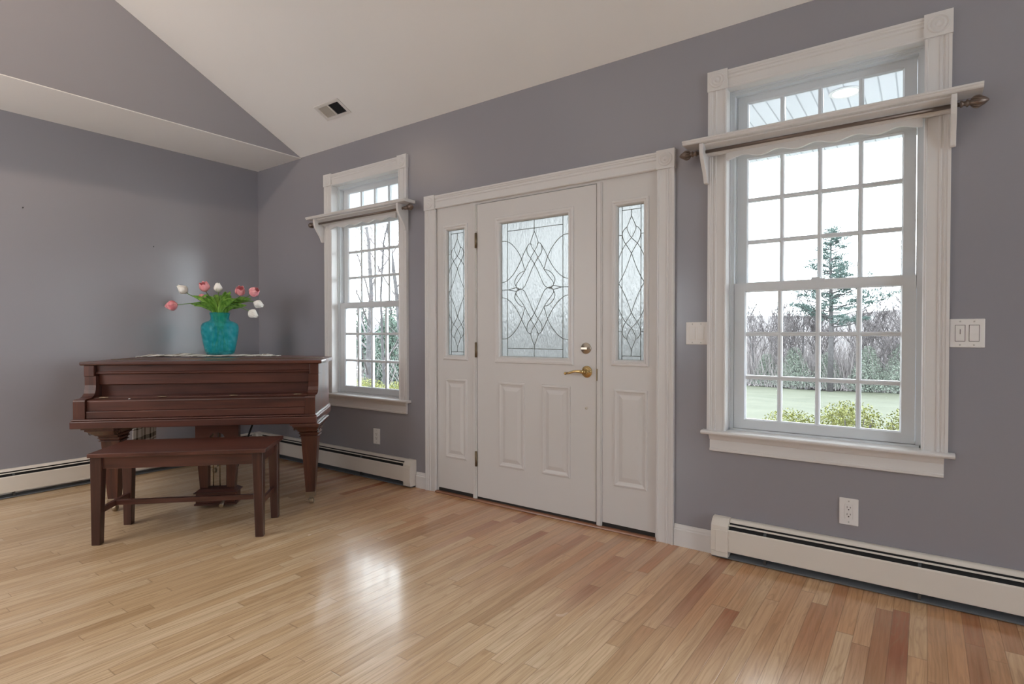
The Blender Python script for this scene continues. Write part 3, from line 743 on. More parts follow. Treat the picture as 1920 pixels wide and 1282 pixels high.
# plaid runner over the lid, hanging off the bass side
def plaid():
    m = mat('plaid_cloth', (.8, .78, .74), .9); h = N(m); c = h.coord('UV'); s = h.n('ShaderNodeSeparateXYZ'); h.l(c, s.inputs[0])
    def bands(v, seq):
        f = h.math('FRACT', v); tot = None
        for a, b in seq:
            q = h.math('MULTIPLY', h.math('GREATER_THAN', f, a), h.math('LESS_THAN', f, b)); tot = q if tot is None else h.math('ADD', tot, q)
        return tot
    bx = bands(h.math('MULTIPLY', s.outputs[0], 8.5), [(.12, .40), (.52, .58)])
    by = bands(h.math('MULTIPLY', s.outputs[1], 14.5), [(.10, .40)])
    t = h.math('ADD', h.math('MULTIPLY', bx, .5), h.math('MULTIPLY', by, .5))
    colr = h.ramp(t, [(0, (.92, .90, .87)), (.5, (.38, .35, .31)), (1, (.03, .026, .022))])
    w = h.noise(c, 420, 2); h.l(h.bump(w.outputs[0], .5, .003), h.b.inputs['Normal'])
    h.l(colr, h.b.inputs['Base Color']); return m
def cloth_strip():
    """strip following a path in the local s-z plane, width along t, with ripples and thickness"""
    rnd = random.Random(5)
    zt = .9805
    path = [(1.00, zt)] + [(1.00 - .03 * k, zt) for k in range(1, 34)] + [(-.022, zt), (-.034, zt - .001), (-.0385, zt - .007), (-.040, .965), (-.041, .93)] + [(-.0415 - .0006 * k, .90 - .04 * k) for k in range(17)]
    nt = 22; top = []; acc = 0; L = []
    for i, p in enumerate(path):
        if i: acc += math.hypot(p[0] - path[i - 1][0], p[1] - path[i - 1][1])
        L.append(acc)
    verts = []; uv = []
    for side in (0, 1):
        for i, (s_, z) in enumerate(path):
            for j in range(nt + 1):
                w = j / nt
                t0, t1 = .86, 1.245
                if s_ > .55: t1 = 1.245 - (s_ - .55) * .72; t0 = .86 - (s_ - .55) * .15
                t = t0 + (t1 - t0) * w
                rip = .0015 + .016 * max(0, math.sin(11 * s_ + 2.2 * w) * math.sin(4 * w + 7 * s_)) * (.3 + .7 * w) * min(1, max(0, abs(s_ - .468) * 6 - .85)) if z > .95 else 0
                ss, zz = s_, z
                if z > .97: zz = z + rip
                else: ss = s_ - .006 * (1 + math.sin(14 * w + 3 * z))
                th = .0022
                if side: (zz, ss) = (zz + th, ss) if z > .97 else (zz, ss - th)
                verts.append((ss, t, zz)); uv.append((L[i], t))
    n1 = (nt + 1); n = n1 * len(path); fs = []
    for side in (0, 1):
        for i in range(len(path) - 1):
            for j in range(nt):
                a = side * n + i * n1 + j; fs.append((a, a + 1, a + n1 + 1, a + n1) if side else (a, a + n1, a + n1 + 1, a + 1))
    for i in range(len(path) - 1):
        for j in (0, nt):
            a = i * n1 + j; fs.append((a, a + n1, n + a + n1, n + a))
    for i in (0, len(path) - 1):
        for j in range(nt):
            a = i * n1 + j; fs.append((a, a + 1, n + a + 1, n + a))
    mb = MB(); mb.add(verts, fs, True); return mb, uv
mb, uvs = cloth_strip()
rn = obj('table_runner', mb, plaid(), None, world=False); rn.location = PO; rn.rotation_euler = (0, 0, PR)
ul = rn.data.uv_layers.new(name='UVMap')
for lp in rn.data.loops: ul.data[lp.index].uv = uvs[lp.vertex_index]
thing(rn, 'black and white plaid runner draped across the piano lid', 'cloth')

# ------------------------------------------------------------------ piano bench
bn = thing(empty('piano_bench', (1.758, -1.440, 0), R(44.9)), 'reddish brown wooden bench pushed up before the piano', 'bench')
def B(n, mb, m, par=None, b=.002): return obj(n, mb, m, par or bn, bevel=b, world=False)
bw, bd = .416, .165
mb = MB(); mb.box(-bw - .036, bw + .050, -bd - .045, bd + .045, .483, .506); seat = B('bench_top', mb, BENX, b=.004)
mb = MB(); mb.box(bw + .030, bw + .050, -bd - .020, bd + .040, .5062, .5112); mb = MB()
mb.box(-bw + .026, bw - .026, -bd - .012, -bd + .010, .415, .4826); B('front_apron', mb, BENX)
mb = MB(); mb.box(-bw + .026, bw - .026, bd - .010, bd + .012, .415, .4826); B('rear_apron', mb, BENX)
for sx in (-1, 1):
    mb = MB(); mb.box(sx * bw - .011, sx * bw + .011, -bd + .026, bd - .026, .415, .4826); B('side_apron', mb, BENX)
    for sy in (-1, 1):
        mb = MB(); mb.frustum(sx * (bw + .006), sy * (bd + .004), 0, .043, .043, .4826, .058, .054, dx=-sx * .006, dy=-sy * .004); B('leg', mb, BENZ, b=.003)
    mb = MB(); mb.box(sx * bw - .010, sx * bw + .010, -bd + .022, bd - .022, .165, .197); B('side_stretcher', mb, BENX)
mb = MB(); mb.box(-bw + .0105, bw - .0105, -.013, .013, .168, .196); B('long_stretcher', mb, BENX)

# ------------------------------------------------------------------ vase and tulips
VX, VY, VZ = .556, -.660, .9846
def vase_mat():
    m = mat('turquoise_glass', (.4, .93, .95), .04); h = N(m); h.b.inputs['Transmission Weight'].default_value = .86; h.b.inputs['IOR'].default_value = 1.22
    c = h.coord(); n1 = h.noise(c, 30, 3); v = h.n('ShaderNodeTexVoronoi', feature='DISTANCE_TO_EDGE'); h.l(c, v.inputs['Vector']); v.inputs['Scale'].default_value = 44
    hh = h.math('ADD', n1.outputs[0], h.math('MULTIPLY', h.math('MINIMUM', v.outputs[0], .06), 6)); h.l(h.bump(hh, .2, .005), h.b.inputs['Normal'])
    h.l(h.ramp(n1.outputs[0], [(.35, (.06, .70, .78)), (.6, (.16, .86, .92)), (.8, (.55, .97, 1.0))]), h.b.inputs['Base Color'])
    return m
vr = thing(empty('glass_vase', (VX, VY, VZ)), 'turquoise crackled glass vase standing on the piano runner', 'vase')
Mv = Matrix.Translation((VX, VY, VZ))
outp = [(.0, .0), (.090, .0), (.100, .004), (.105, .014), (.113, .035), (.121, .075), (.131, .125), (.139, .180), (.141, .215), (.138, .238), (.127, .256), (.105, .268), (.080, .277), (.070, .288), (.069, .305), (.073, .325), (.077, .337), (.0775, .340)]
inn = [(.0735, .340), (.069, .325), (.065, .305), (.066, .286), (.078, .273), (.104, .263), (.123, .252), (.1335, .236), (.1365, .214), (.1345, .180), (.1265, .125), (.1165, .075), (.108, .035), (.099, .017), (.085, .012), (0, .012)]
mb = MB(); mb.lathe(outp + inn, 48, Mv); obj('vase_body', mb, vase_mat(), vr)
mb = MB(); mb.lathe([(.0765, .3403), (.0772, .3415), (.0755, .3430), (.0735, .3415), (.074, .3403)], 40, Mv, close=True); obj('rim', mb, vase_mat(), vr)

def petal_mat(name, a, b):
    m = mat(name, a, .55); h = N(m); c = h.coord(); n1 = h.noise(h.mapping(c, (40, 40, 8)), 1.0, 4)
    h.l(h.ramp(n1.outputs[0], [(.3, a), (.7, b)]), h.b.inputs['Base Color']); h.b.inputs['Subsurface Weight'].default_value = .12; h.b.inputs['Subsurface Radius'].default_value = (.01, .01, .01)
    return m
M_pink = petal_mat('petal_pink', (.74, .20, .25), (.92, .46, .48))
M_white = petal_mat('petal_white', (.88, .87, .81), (.95, .945, .92))
M_leaf = petal_mat('tulip_leaf', (.06, .20, .018), (.26, .48, .075))
M_stem = mat('tulip_stem', (.10, .20, .045), .5)
def petal_grid(len_, w, r, open_, a0, M, th=.0012):
    """one cupped petal, closed two-sided shell"""
    nu, nv = 7, 8; front = []; back = []
    for j in range(nv + 1):
        v = j / nv
        prof = (math.sin(min(1, v * 1.9 + .12) * PI / 2)) * (1 - .80 * max(0, v - .42) ** 1.35 / .46 * (1 - .75 * open_))
        rad = r * prof
        half = w * (math.sin(PI * (.12 + .80 * v ** 1.1))) ** .55
        for i in range(nu + 1):
            u = i / nu * 2 - 1
            a = a0 + u * half
            rr = rad * (1 - .05 * u * u) + (.006 * (v ** 3) * open_)
            z = len_ * (v - .07 * u * u * v)
            front.append(M @ Vector((rr * math.cos(a), rr * math.sin(a), z)))
            back.append(M @ Vector(((rr - th) * math.cos(a), (rr - th) * math.sin(a), z)))
    n1 = nu + 1; n = len(front); fs = []
    for j in range(nv):
        for i in range(nu):
            a = j * n1 + i
            fs += [(a, a + 1, a + n1 + 1, a + n1), (n + a, n + a + n1, n + a + n1 + 1, n + a + 1)]
    for i in range(nu): fs += [(i, n + i, n + i + 1, i + 1), (nv * n1 + i, nv * n1 + i + 1, n + nv * n1 + i + 1, n + nv * n1 + i)]
    for j in range(nv): fs += [(j * n1, (j + 1) * n1, n + (j + 1) * n1, n + j * n1), (j * n1 + nu, n + j * n1 + nu, n + (j + 1) * n1 + nu, (j + 1) * n1 + nu)]
    return front + back, fs
def blade(mb, pts, w, side, fold=.25, th=.0012):
    """lance-shaped leaf along a path"""
    pts = [Vector(p) for p in spline3(pts, 6)]; n = len(pts); vs = []
    for i, p in enumerate(pts):
        t = (pts[min(i + 1, n - 1)] - pts[max(i - 1, 0)]).normalized()
        sd = (side - t * side.dot(t)).normalized(); up = sd.cross(t)
        q = i / (n - 1); ww = w * (math.sin(PI * min(1, (.035 + .965 * q)) ** .95) ** .85) if q < 1 else .0005
        ww = max(ww, .0008)
        for k in (-1, -.5, 0, .5, 1):
            vs.append(p + sd * ww * k + up * (fold * ww * (abs(k) ** 1.5)))
        for k in (-1, -.5, 0, .5, 1):
            vs.append(p + sd * ww * k + up * (fold * ww * (abs(k) ** 1.5) - th))
    fs = []
    for i in range(n - 1):
        for k in range(4):
            a = i * 10 + k; fs += [(a, a + 1, a + 11, a + 10), (a + 5, a + 15, a + 16, a + 6)]
        a = i * 10; fs += [(a, a + 10, a + 15, a + 5), (a + 4, a + 9, a + 19, a + 14)]
    fs += [(0, 5, 6, 1), (1, 6, 7, 2), (2, 7, 8, 3), (3, 8, 9, 4)]
    mb.add(vs, fs, True)
def spline3(pts, k=6):
    P_ = [Vector(p) for p in pts]; P_ = [P_[0]] + P_ + [P_[-1]]; out = []
    for i in range(1, len(P_) - 2):
        p0, p1, p2, p3 = P_[i - 1:i + 3]
        for j in range(k):
            t = j / k; out.append(.5 * ((2 * p1) + (p2 - p0) * t + (2 * p0 - 5 * p1 + 4 * p2 - p3) * t * t + (3 * p1 - p0 - 3 * p2 + p3) * t ** 3))
    out.append(P_[-1]); return out
CR = Vector((.809, .587, 0)); CF = Vector((-.587, .809, 0)); UP = Vector((0, 0, 1))
tul = [  # head centre (u across, depth, height above vase base), head axis (u, depth, up), colour, petal length, openness, label
    (-.295, -.02, .535, (-.72, -.15, .62), 'w', .094, .1, 'white tulip leaning over the bass end, topmost bloom on that side'),
    (-.108, -.03, .552, (-.04, -.55, .80), 'p', .082, .8, 'open pink tulip, upright beside the white tulip in the middle'),
    (-.013, .00, .550, (-.02, -.10, .98), 'w', .080, .3, 'white tulip standing straight up in the middle of the vase'),
    (.178, -.02, .518, (.35, -.60, .70), 'p', .080, .8, 'open pink tulip right above the green leaves, nearer the middle'),
    (.292, -.02, .512, (.75, -.35, .45), 'p', .086, .5, 'pink tulip stretching toward the window, highest on that side'),
    (.320, .00, .412, (.85, .05, -.35), 'w', .086, .1, 'white tulip drooping toward the window, upper of the two'),
    (.302, -.06, .330, (.82, -.20, -.50), 'w', .092, .1, 'white tulip drooping lowest of all toward the window'),
    (-.400, .00, .402, (-.98, -.05, -.12), 'p', .105, .0, 'pink tulip lying out sideways on a long dark stem'),
    (-.235, .16, .480, (-.55, .60, .55), 'p', .080, .2, 'pale pink tulip half hidden behind the leaves'),
]
rnd = random.Random(11)
VB = Vector((VX, VY, VZ))
def tulip(i, d):
    u, dep, hgt, ax, c, ln, op, label = d
    C0 = VB + CR * u + CF * dep + UP * hgt
    axis = (CR * ax[0] + CF * ax[1] + UP * ax[2]).normalized()
    base = C0 - axis * ln * .5
    r = thing(empty('tulip', base), label, 'flower', 'tulips in the turquoise vase')
    rot = axis.to_track_quat('Z', 'Y').to_matrix().to_4x4(); M = Matrix.Translation(base) @ rot
    fl = MB()
    rad = ln * (.43 if op < .5 else .50)
    for k in range(6):
        inner = k % 2
        vs, fs = petal_grid(ln * (1 if inner else .97), .80, rad * (.86 if inner else 1.0), op, k * PI / 3 + rnd.uniform(-.1, .1) + i, M)
        fl.add(vs, fs, True)
    obj('bloom', fl, M_pink if c == 'p' else M_white, r)
    ang = 2 * PI * i / 9
    mouth = VB + UP * (.335 if hgt > .45 else .368) + CR * (.032 * max(-1, min(1, u * 3.2))) + CF * (.022 * math.sin(ang))
    foot = VB + UP * .022 + CR * (.06 * math.cos(ang * 2)) + CF * (.06 * math.sin(ang * 2))
    mid = mouth + (base - mouth) * .5 + UP * (.03 if hgt < .45 else .015)
    st = MB(); st.tube(spline3([foot, (foot + mouth) / 2 + CR * .006, mouth, mid, base - axis * .02, base + axis * .003], 6), .0031, 7); obj('stem', st, M_stem, r)
    # two leaves from the vase mouth
    nl = 4 if abs(u) < .25 else 3
    for q in range(nl):
        dirx = max(-1, min(1, u * 2.2 + rnd.uniform(-.45, .45))); ln2 = rnd.uniform(.20, .28)
        dd = CR * dirx + CF * rnd.uniform(-.55, .45)
        out = dd * ln2 * .85; up = ln2 * rnd.uniform(.40, .78) * (1.08 - .62 * abs(dirx))
        p0 = VB + UP * .20 + (mouth - VB - UP * .34) * .3; p1 = mouth + UP * .015 + dd * .006; p2 = mouth + out * .55 + UP * (up * .85); p3 = mouth + out + UP * up * rnd.uniform(.75, 1.05)
        lb_ = MB(); blade(lb_, [p0, p1, p2, p3], rnd.uniform(.024, .036), Vector((-dd.y, dd.x, 0)) * .6 + CR * .25 + UP * rnd.choice((-1, 1)) * rnd.uniform(.45, .9) * abs(dirx)); obj('leaf', lb_, M_leaf, r)
for i, d in enumerate(tul): tulip(i, d)

# ------------------------------------------------------------------ porch and the land outside
def boards():
    m = mat('porch_soffit', (.80, .84, .86), .55); h = N(m); c = h.coord(); s = h.n('ShaderNodeSeparateXYZ'); h.l(c, s.inputs[0])
    f = h.math('FRACT', h.math('DIVIDE', s.outputs[0], .085)); e = h.math('MINIMUM', f, h.math('SUBTRACT', 1.0, f))
    mr = h.n('ShaderNodeMapRange'); h.l(e, mr.inputs[0]); mr.inputs[1].default_value = .02; mr.inputs[2].default_value = .07
    h.l(h.mix(mr.outputs[0], (.47, .48, .51), (.76, .765, .80)), h.b.inputs['Base Color']); h.l(h.bump(mr.outputs[0], .6, .006), h.b.inputs['Normal']); return m
mb = MB(); mb.box(-4.5, 9, .161, 2.15, 2.62, 2.70); struct(obj('ceiling_porch', mb, boards()))
mb = MB(); mb.box(-4.5, 9, .161, 2.15, -.28, -.12); struct(obj('floor_porch', mb, M_concrete))
pc = thing(empty('porch_column', (-1.24, 2.02, -.12)), 'square white porch post outside the window by the piano', 'post')
mb = MB(); mb.box(-1.32, -1.16, 1.94, 2.10, .03, 2.50); obj('shaft', mb, M_trim, pc, bevel=.004)
for z0, z1, nm in ((-.118, .03, 'base'), (2.50, 2.618, 'capital')):
    mb = MB(); mb.box(-1.345, -1.135, 1.915, 2.125, z0, z1); obj(nm, mb, M_trim, pc, bevel=.004)
def emit(name, c, s):
    m = bpy.data.materials.new(name); m.use_nodes = True; b = m.node_tree.nodes['Principled BSDF']
    b.inputs['Emission Color'].default_value = (*c, 1); b.inputs['Emission Strength'].default_value = s; return m
pl = thing(empty('recessed_light', (4.843, .966, 2.62)), 'lit round recessed light in the porch ceiling beyond the transom', 'ceiling light')
Mp = Matrix.Translation((4.843, .966, 2.62)) @ Matrix.Rotation(PI, 4, 'X')
mb = MB(); mb.lathe([(.066, .001), (.086, .001), (.090, .004), (.086, .008), (.070, .009), (.066, .006)], 32, Mp, close=True); obj('trim_ring', mb, M_plate, pl)
mb = MB(); mb.lathe([(0, .0055), (.0655, .0055), (.0655, .001), (0, .001)], 32, Mp); obj('lens', mb, emit('lamp_lens', (1, .97, .9), 14), pl)

def nature(name, a, b, scale=8, rough=.9):  # haze over trees and brush is put into their lightened colours
    m = mat(name, a, rough); h = N(m); c = h.coord(); n1 = h.noise(c, scale, 4, .6)
    h.l(h.ramp(n1.outputs[0], [(.3, a), (.7, b)]), h.b.inputs['Base Color']); h.b.inputs['Specular IOR Level'].default_value = .15; return m
M_lawn = nature('lawn_grass', (.034, .037, .024), (.052, .055, .038), .6)
M_hill = nature('wooded_hill', (.043, .038, .039), (.066, .058, .059), .22)
M_bark = nature('grey_bark', (.050, .047, .048), (.085, .080, .082), 6)
M_twig = nature('bare_twigs', (.090, .081, .083), (.145, .128, .130), 3)
M_pine = nature('pine_needles', (.048, .072, .066), (.085, .115, .105), 5)
M_ever = nature('soft_evergreen', (.120, .145, .118), (.175, .20, .165), 4)
M_shrub = nature('spring_shrub', (.12, .135, .034), (.21, .205, .085), 14)
M_soft = nature('conifer_haze', (.062, .092, .072), (.10, .135, .11), 5)
M_brush = nature('dry_brush', (.18, .163, .163), (.26, .235, .232), 2)
def gz(x, y): return -.62 - .060 * max(0, y - 3)
mb = MB(); nx, ny = 36, 30; vs = []
for j in range(ny + 1):
    y = 2.2 + 44 * (j / ny) ** 1.3
    for i in range(nx + 1):
        x = -34 + 70 * i / nx; vs.append((x, y, gz(x, y) + .05 * math.sin(x * .7 + y * .4)))
mb.add(vs, [(j * (nx + 1) + i, j * (nx + 1) + i + 1, (j + 1) * (nx + 1) + i + 1, (j + 1) * (nx + 1) + i) for j in range(ny) for i in range(nx)], True)
struct(obj('lawn', mb, M_lawn))
mb = MB(); vs = []; nx, ny = 60, 14
for j in range(ny + 1):
    q = j / ny; y = 46 + 120 * q
    for i in range(nx + 1):
        x = -150 + 230 * i / nx; top = 6.3 + .8 * math.sin(x * .035 + 1) + .5 * math.sin(x * .11)
        vs.append((x, y, gz(0, 46) - .2 + (top - gz(0, 46)) * (q ** .85) + .25 * math.sin(x * 1.7 + j)))
mb.add(vs, [(j * (nx + 1) + i, j * (nx + 1) + i + 1, (j + 1) * (nx + 1) + i + 1, (j + 1) * (nx + 1) + i) for j in range(ny) for i in range(nx)], True)
struct(obj('hill', mb, M_hill))

def tree_mb(rnd, h, r0, x, y, z, levels=3, spread=.6, first=.3, twig=1.0, lean=0):
    trunk, br = MB(), MB()
    def grow(p, d, L, r, lev, mbx):
        n = 5; pts = [p]; rad = [r]; q = p.copy(); dd = d.copy()
        for k in range(n):
            dd = (dd + Vector((rnd.gauss(0, .10), rnd.gauss(0, .10), .04))).normalized(); q = q + dd * (L / n); pts.append(q.copy()); rad.append(r * (1 - .80 * (k + 1) / n))
        mbx.tube(pts, rad, 6 if lev == 0 else (4 if lev == 1 else 3), cap=False)
        if lev >= levels: return
        m = [15, 7, 5, 3][lev]
        for k in range(m):
            f = (first + (1 - first) * (k + rnd.random()) / m) if lev == 0 else (.25 + .75 * (k + rnd.random()) / m)
            i = min(n - 1, int(f * n)); b = pts[i] + (pts[i + 1] - pts[i]) * (f * n - i)
            a = rnd.uniform(0, 2 * PI); out = Vector((math.cos(a), math.sin(a), 0))
            tdir = (pts[i + 1] - pts[i]).normalized()
            nd = (tdir * (1 - spread) + out * spread + Vector((0, 0, .25))).normalized()
            grow(b, nd, L * (.50 - .2 * (f if lev == 0 else 0)) * rnd.uniform(.7, 1.15), max(.012 * twig, r * (1 - .75 * f) * .5), lev + 1, br)
    grow(Vector((x, y, z)), Vector((lean, rnd.gauss(0, .03), 1)).normalized(), h, r0, 0, trunk)
    return trunk, br
def bare_tree(seed, x, y, h, r0, label, **kw):
    z = gz(x, y) if y < 46 else gz(0, 46)
    r = thing(empty('bare_tree', (x, y, z - .1)), label, 'tree', 'bare trees beyond the lawn' if y > 30 else 'trees beside the house')
    t, b = tree_mb(random.Random(seed), h, r0, x, y, z - .1, **kw)
    obj('trunk', t, M_bark, r); obj('branches', b, M_twig, r); return r
def leaf_cards(mb, rnd, c, rx, ry, rz, n, size, up=.3):
    for _ in range(n):
        while True:
            p = Vector((rnd.uniform(-1, 1), rnd.uniform(-1, 1), rnd.uniform(-1, 1)))
            if .25 < p.length < 1: break
        q = Vector((c[0] + p.x * rx, c[1] + p.y * ry, c[2] + p.z * rz))
        a = Vector((rnd.gauss(0, 1), rnd.gauss(0, 1), rnd.gauss(0, 1) * .6 + up)).normalized(); b = a.cross(Vector((rnd.gauss(0, 1), rnd.gauss(0, 1), rnd.gauss(0, 1)))).normalized()
        s = size * rnd.uniform(.6, 1.3)
        mb.add([q - b * s * .32, q + a * s * .5, q + b * s * .32, q - a * s * .5], [(0, 1, 2, 3)])
def evergreen(seed, x, y, w, h, label, m, n=1400, size=.5):
    rnd = random.Random(seed); z = gz(x, min(y, 46))
    r = thing(empty('evergreen_tree', (x, y, z)), label, 'tree', 'soft evergreens at the edge of the woods')
    t = MB(); t.tube([(x, y, z - .1), (x, y, z + h * .9)], [w * .06, w * .02], 6); obj('trunk', t, M_bark, r)
    mb = MB()
    for k in range(6):
        f = k / 6; leaf_cards(mb, rnd, (x, y, z + h * (.14 + .80 * f)), w * (1.05 - .85 * f) * .5, w * (1.05 - .85 * f) * .5, h * .15, int(n * (1 - .75 * f) / 3.6), size)
    obj('foliage', mb, m, r)
def pine(x, y, h):
    rnd = random.Random(3); z = gz(x, y)
    r = thing(empty('pine_tree', (x, y, z)), 'tall solitary pine with layered branches rising above the woods', 'tree')
    t = MB(); t.tube([(x, y, z - .1), (x + .05, y, z + h * .4), (x - .03, y, z + h * .8), (x, y, z + h)], [.21, .16, .08, .025], 8); obj('trunk', t, M_bark, r)
    br, fo = MB(), MB()
    for k in range(74):
        f = k / 73; zz = z + h * (.40 + .58 * f) + rnd.uniform(-.2, .2)
        env = (3.0 * (1 - f) ** .8 + .42) * (1 if f > .10 else .75)
        a = k * 2.399 + rnd.uniform(-.6, .6); L = env * rnd.choice((.45, .7, .85, 1.0, 1.15)) * rnd.uniform(.8, 1.1)
        d = Vector((math.cos(a), math.sin(a), rnd.uniform(-.05, .32))); p0 = Vector((x, y, zz)); p1 = p0 + d * L * .5; p2 = p0 + d * L + UP * .14 * L
        br.tube([p0, p1, p2], [.05, .032, .010], 4, cap=False)
        m = max(2, int(L * 2.6))
        for s in range(m):
            c = p0 + (p2 - p0) * (.34 + .68 * (s + rnd.random()) / m) + Vector((rnd.gauss(0, .14), rnd.gauss(0, .14), rnd.gauss(.05, .07)))
            w_ = rnd.uniform(.25, .5)
            for _ in range(int(170 * w_)):
                q = c + Vector((rnd.gauss(0, w_ * .5), rnd.gauss(0, w_ * .5), rnd.gauss(0, .075)))
                n_ = (d * .6 + Vector((rnd.gauss(0, .6), rnd.gauss(0, .6), rnd.uniform(-.1, .9)))).normalized(); b_ = n_.cross(Vector((rnd.gauss(0, 1), rnd.gauss(0, 1), rnd.gauss(0, 1)))).normalized()
                l_ = rnd.uniform(.10, .20)
                fo.add([q - b_ * .026, q + n_ * l_, q + b_ * .026, q - n_ * l_ * .3], [(0, 1, 2, 3)])
    obj('branches', br, M_bark, r); obj('needles', fo, M_pine, r)
# positions along the view through the right window (y about 45) and the left one (y about 10)
pine(-.35, 44.5, 12.0)
far = [(-6.3, 47, 5.8, .08), (-5.2, 49, 5.6, .08), (-4.4, 46.5, 4.6, .07), (-3.3, 48, 6.2, .10), (-2.3, 46.8, 7.0, .11), (-1.5, 50, 6.0, .09), (-.9, 48.5, 5.2, .08), (.7, 47, 5.4, .11), (1.6, 48.5, 6.4, .10), (2.6, 46.6, 4.4, .07), (3.3, 50, 5.2, .08), (4.1, 47.5, 5.0, .09), (5.35, 45.5, 8.6, .20)]
names = ['spindly', 'low spreading', 'short forked', 'tall forked', 'tall slender', 'thin', 'low', 'stout forked', 'tall wide-branched', 'short bushy', 'thin upright', 'slim', 'very tall thick']
where = ['at the far edge of the lawn beside the window jamb', 'just in from the jamb pane of the lawn window', 'in front of the hill left of the tall forked tree', 'two trees left of the big pine', 'immediately left of the big pine, highest bare crown there', 'behind and left of the pine trunk', 'hugging the left of the pine trunk', 'just right of the pine trunk', 'second to the right of the pine, arching outward', 'third to the right of the pine', 'fourth to the right of the pine', 'fifth to the right of the pine', 'cut by the right frame of the lawn window']
for i, (x, y, h, r0) in enumerate(far):
    bare_tree(100 + i, x, y, h, r0, '%s bare tree %s' % (names[i], where[i]), levels=3, spread=.5, first=.25, twig=2.0)
near = [(-11.0, 10.5, 9.5, .115, 'thick grey trunk nearest the porch post in the piano window'), (-9.75, 10.2, 9.0, .055, 'slim branching tree in the middle of the piano window'), (-8.55, 10.0, 9.5, .095, 'leaning grey tree at the casing edge of the piano window'), (-12.6, 15, 8, .08, 'thin bare tree farther back in the piano window'), (-10.9, 17, 8, .06, 'thin twiggy tree behind the slim one in the piano window')]
for i, (x, y, h, r0, lb) in enumerate(near): bare_tree(300 + i, x, y, h, r0, lb, levels=3, spread=.62, first=.08, twig=.45)
ev = [(-3.1, 46.5, 3.2, 3.4, 'soft green sapling left of the pine at the lawn edge'), (1.9, 46.2, 3.0, 3.6, 'soft green sapling right of the pine at the lawn edge'), (3.9, 46.0, 3.4, 3.8, 'wide soft green bush at the right frame of the lawn window'), (-.9, 47.2, 2.8, 3.0, 'small green bush close behind the pine trunk'), (-5.3, 47.4, 2.8, 2.8, 'faint green bush at the jamb side of the lawn window')]
for i, (x, y, w, h, lb) in enumerate(ev): evergreen(500 + i, x, y, w, h, lb, M_ever, 8000, .075)
ev2 = [(-16.3, 14.6, 2.6, 3.9, 'grey-green conifer behind the thick trunk in the piano window'), (-15.0, 15.2, 2.4, 4.3, 'tallest grey-green conifer in the middle of the piano window'), (-13.9, 14.0, 2.2, 3.4, 'short grey-green conifer in the middle of the piano window'), (-12.7, 14.3, 2.4, 4.0, 'grey-green conifer at the casing side of the piano window')]
for i, (x, y, w, h, lb) in enumerate(ev2): evergreen(520 + i, x, y, w, h, lb, M_soft, 4200, .11)
# tangled brush along the wood's edge
rnd = random.Random(8); mb = MB()
for k in range(5200):
    x = rnd.uniform(-17, 9); y = rnd.uniform(46, 53); z = gz(0, 46) + (y - 46) * .12; a = rnd.uniform(0, 2 * PI); L = rnd.uniform(.9, 3.0) + (rnd.random() ** 3) * 3
    d = Vector((rnd.gauss(0, .28), rnd.gauss(0, .28), 1)).normalized()
    mb.tube([(x, y, z), Vector((x, y, z)) + d * L * .5, Vector((x, y, z)) + d * L + Vector((rnd.gauss(0, .25), 0, 0))], [.020, .014, .006], 3, cap=False)
for k in range(900):
    x = rnd.uniform(-18, -7); y = rnd.uniform(12, 17); z = gz(x, y); L = rnd.uniform(.6, 2.6); d = Vector((rnd.gauss(0, .4), rnd.gauss(0, .4), 1)).normalized()
    mb.tube([(x, y, z), Vector((x, y, z)) + d * L * .5, Vector((x, y, z)) + d * L + Vector((rnd.gauss(0, .2), 0, 0))], [.010, .008, .003], 3, cap=False)
o = obj('undergrowth', mb, M_brush); o['kind'] = 'stuff'; o['label'] = 'tangled brown brush along the edge of the woods'; o['category'] = 'brush'
# foundation shrubs before the porch
sh = [(-3.0, 'yellow-green shrub under the piano window, farthest along'), (-2.2, 'yellow-green shrub in the middle of the piano window'), (-1.45, 'yellow-green shrub at the casing side of the piano window'), (4.18, 'low yellow-green shrub at the jamb side of the lawn window'), (4.68, 'taller yellow-green shrub in the middle of the lawn window'), (5.22, 'reddest yellow-green shrub at the wide frame of the lawn window')]
for i, (x, lb) in enumerate(sh):
    rnd = random.Random(700 + i); y = 3.15
    r = thing(empty('shrub', (x, y, -.62)), lb, 'shrub', 'low spring shrubs before the porch')
    top = [.40, .38, .36, .36, .47, .46][i]; w = .33 if i > 2 else .42
    st = MB()
    for k in range(9):
        a = rnd.uniform(0, 2 * PI); st.tube([(x, y, -.66), (x + .12 * math.cos(a), y + .12 * math.sin(a), -.1), (x + .24 * math.cos(a), y + .24 * math.sin(a), top - .1)], [.012, .009, .004], 4, cap=False)
    obj('stems', st, M_twig, r)
    lf = MB(); leaf_cards(lf, rnd, (x, y, top - .36), w, .34, .36, 6500, .022); leaf_cards(lf, rnd, (x, y, top - .12), w * .85, .25, .17, 1300, .022, 1); obj('leaves', lf, M_shrub, r)

# ------------------------------------------------------------------ light
w = bpy.data.worlds.new('overcast_sky'); scene.world = w; w.use_nodes = True
bg = w.node_tree.nodes['Background']; bg.inputs[0].default_value = (.87, .94, 1.0, 1); bg.inputs[1].default_value = 12.5
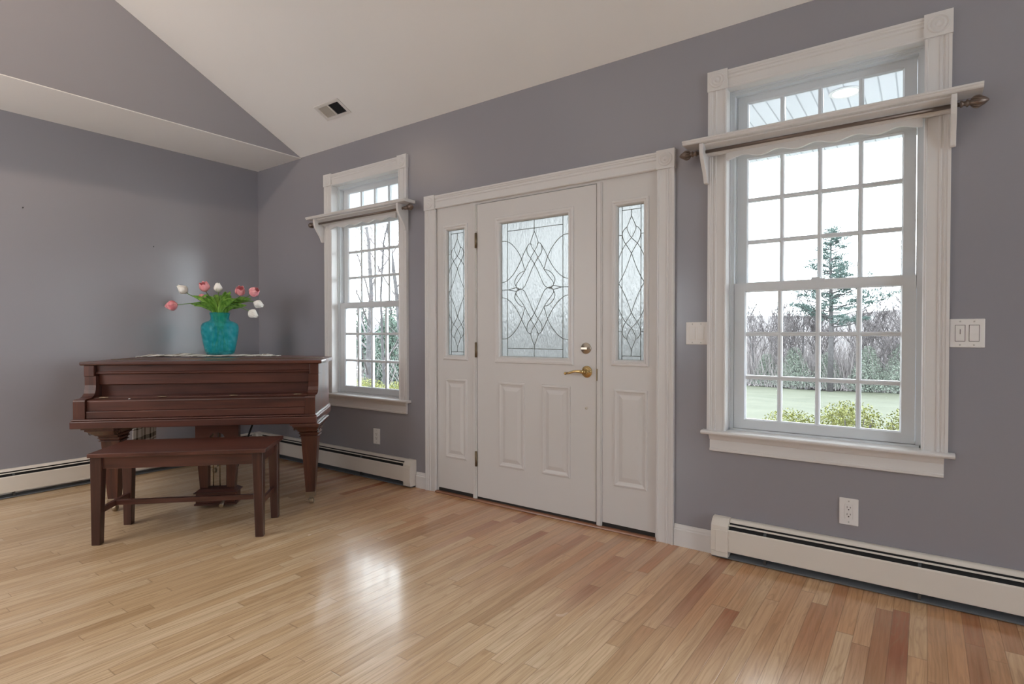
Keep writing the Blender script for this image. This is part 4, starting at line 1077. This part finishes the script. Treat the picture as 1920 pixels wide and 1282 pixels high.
# warm lamp up in the vault, a spotlight washing the gable wall
l = bpy.data.lights.new('vault_spot', 'SPOT'); l.energy = 150; l.color = (1, .78, .56); l.shadow_soft_size = .12; l.spot_size = R(95); l.spot_blend = 1
o = bpy.data.objects.new('vault_spot', l); col.objects.link(o); o.location = (2.7, -3.7, 3.9); o.rotation_euler = (Vector((.7, -2.6, 3.3)) - Vector(o.location)).to_track_quat('-Z', 'Y').to_euler()
for x, y in ((1.7, -4.0), (4.0, -4.4), (6.2, -4.0)):       # unseen fill spots added overhead to brighten the floor
    l = bpy.data.lights.new('fill_spot', 'SPOT'); l.energy = 62; l.color = (1, .975, .945); l.shadow_soft_size = .22; l.spot_size = R(118); l.spot_blend = .9
    o = bpy.data.objects.new('fill_spot', l); col.objects.link(o); o.location = (x, y, 4.15)
# unseen point light added to lift the left wall and low ceiling
l = bpy.data.lights.new('fill_point', 'POINT'); l.energy = 95; l.color = (1, .98, .96); l.shadow_soft_size = .8
o = bpy.data.objects.new('fill_point', l); col.objects.link(o); o.location = (1.1, -4.2, 1.65)
# the lit porch downlight
l = bpy.data.lights.new('porch_lamp', 'AREA'); l.shape = 'DISK'; l.size = .12; l.energy = 5; l.color = (1, .97, .92)
o = bpy.data.objects.new('porch_lamp', l); col.objects.link(o); o.location = (4.843, .966, 2.606)

# ------------------------------------------------------------------ camera
cam = bpy.data.cameras.new('camera'); co = bpy.data.objects.new('camera', cam); col.objects.link(co)
cam.sensor_width = 36; cam.sensor_fit = 'HORIZONTAL'; cam.lens = 1066.26 / 1920 * 36; cam.clip_start = .05; cam.clip_end = 500
yaw, pit, rol = .627692, .015348, -.000768
Rm = Matrix.Rotation(yaw, 3, 'Z') @ Matrix.Rotation(PI / 2 - pit, 3, 'X') @ Matrix.Rotation(rol, 3, 'Z')
co.rotation_euler = Rm.to_euler(); co.location = (5.245, -3.035, 1.157)
scene.camera = co
scene.view_settings.view_transform = 'Standard'; scene.view_settings.look = 'None'; scene.view_settings.exposure = .13; scene.view_settings.gamma = 1
scene.view_settings.use_curve_mapping = False
cy = scene.cycles
cy.use_denoising = True
cy.max_bounces = 10; cy.diffuse_bounces = 5; cy.glossy_bounces = 4; cy.transmission_bounces = 8; cy.transparent_max_bounces = 16
cy.sample_clamp_indirect = 8
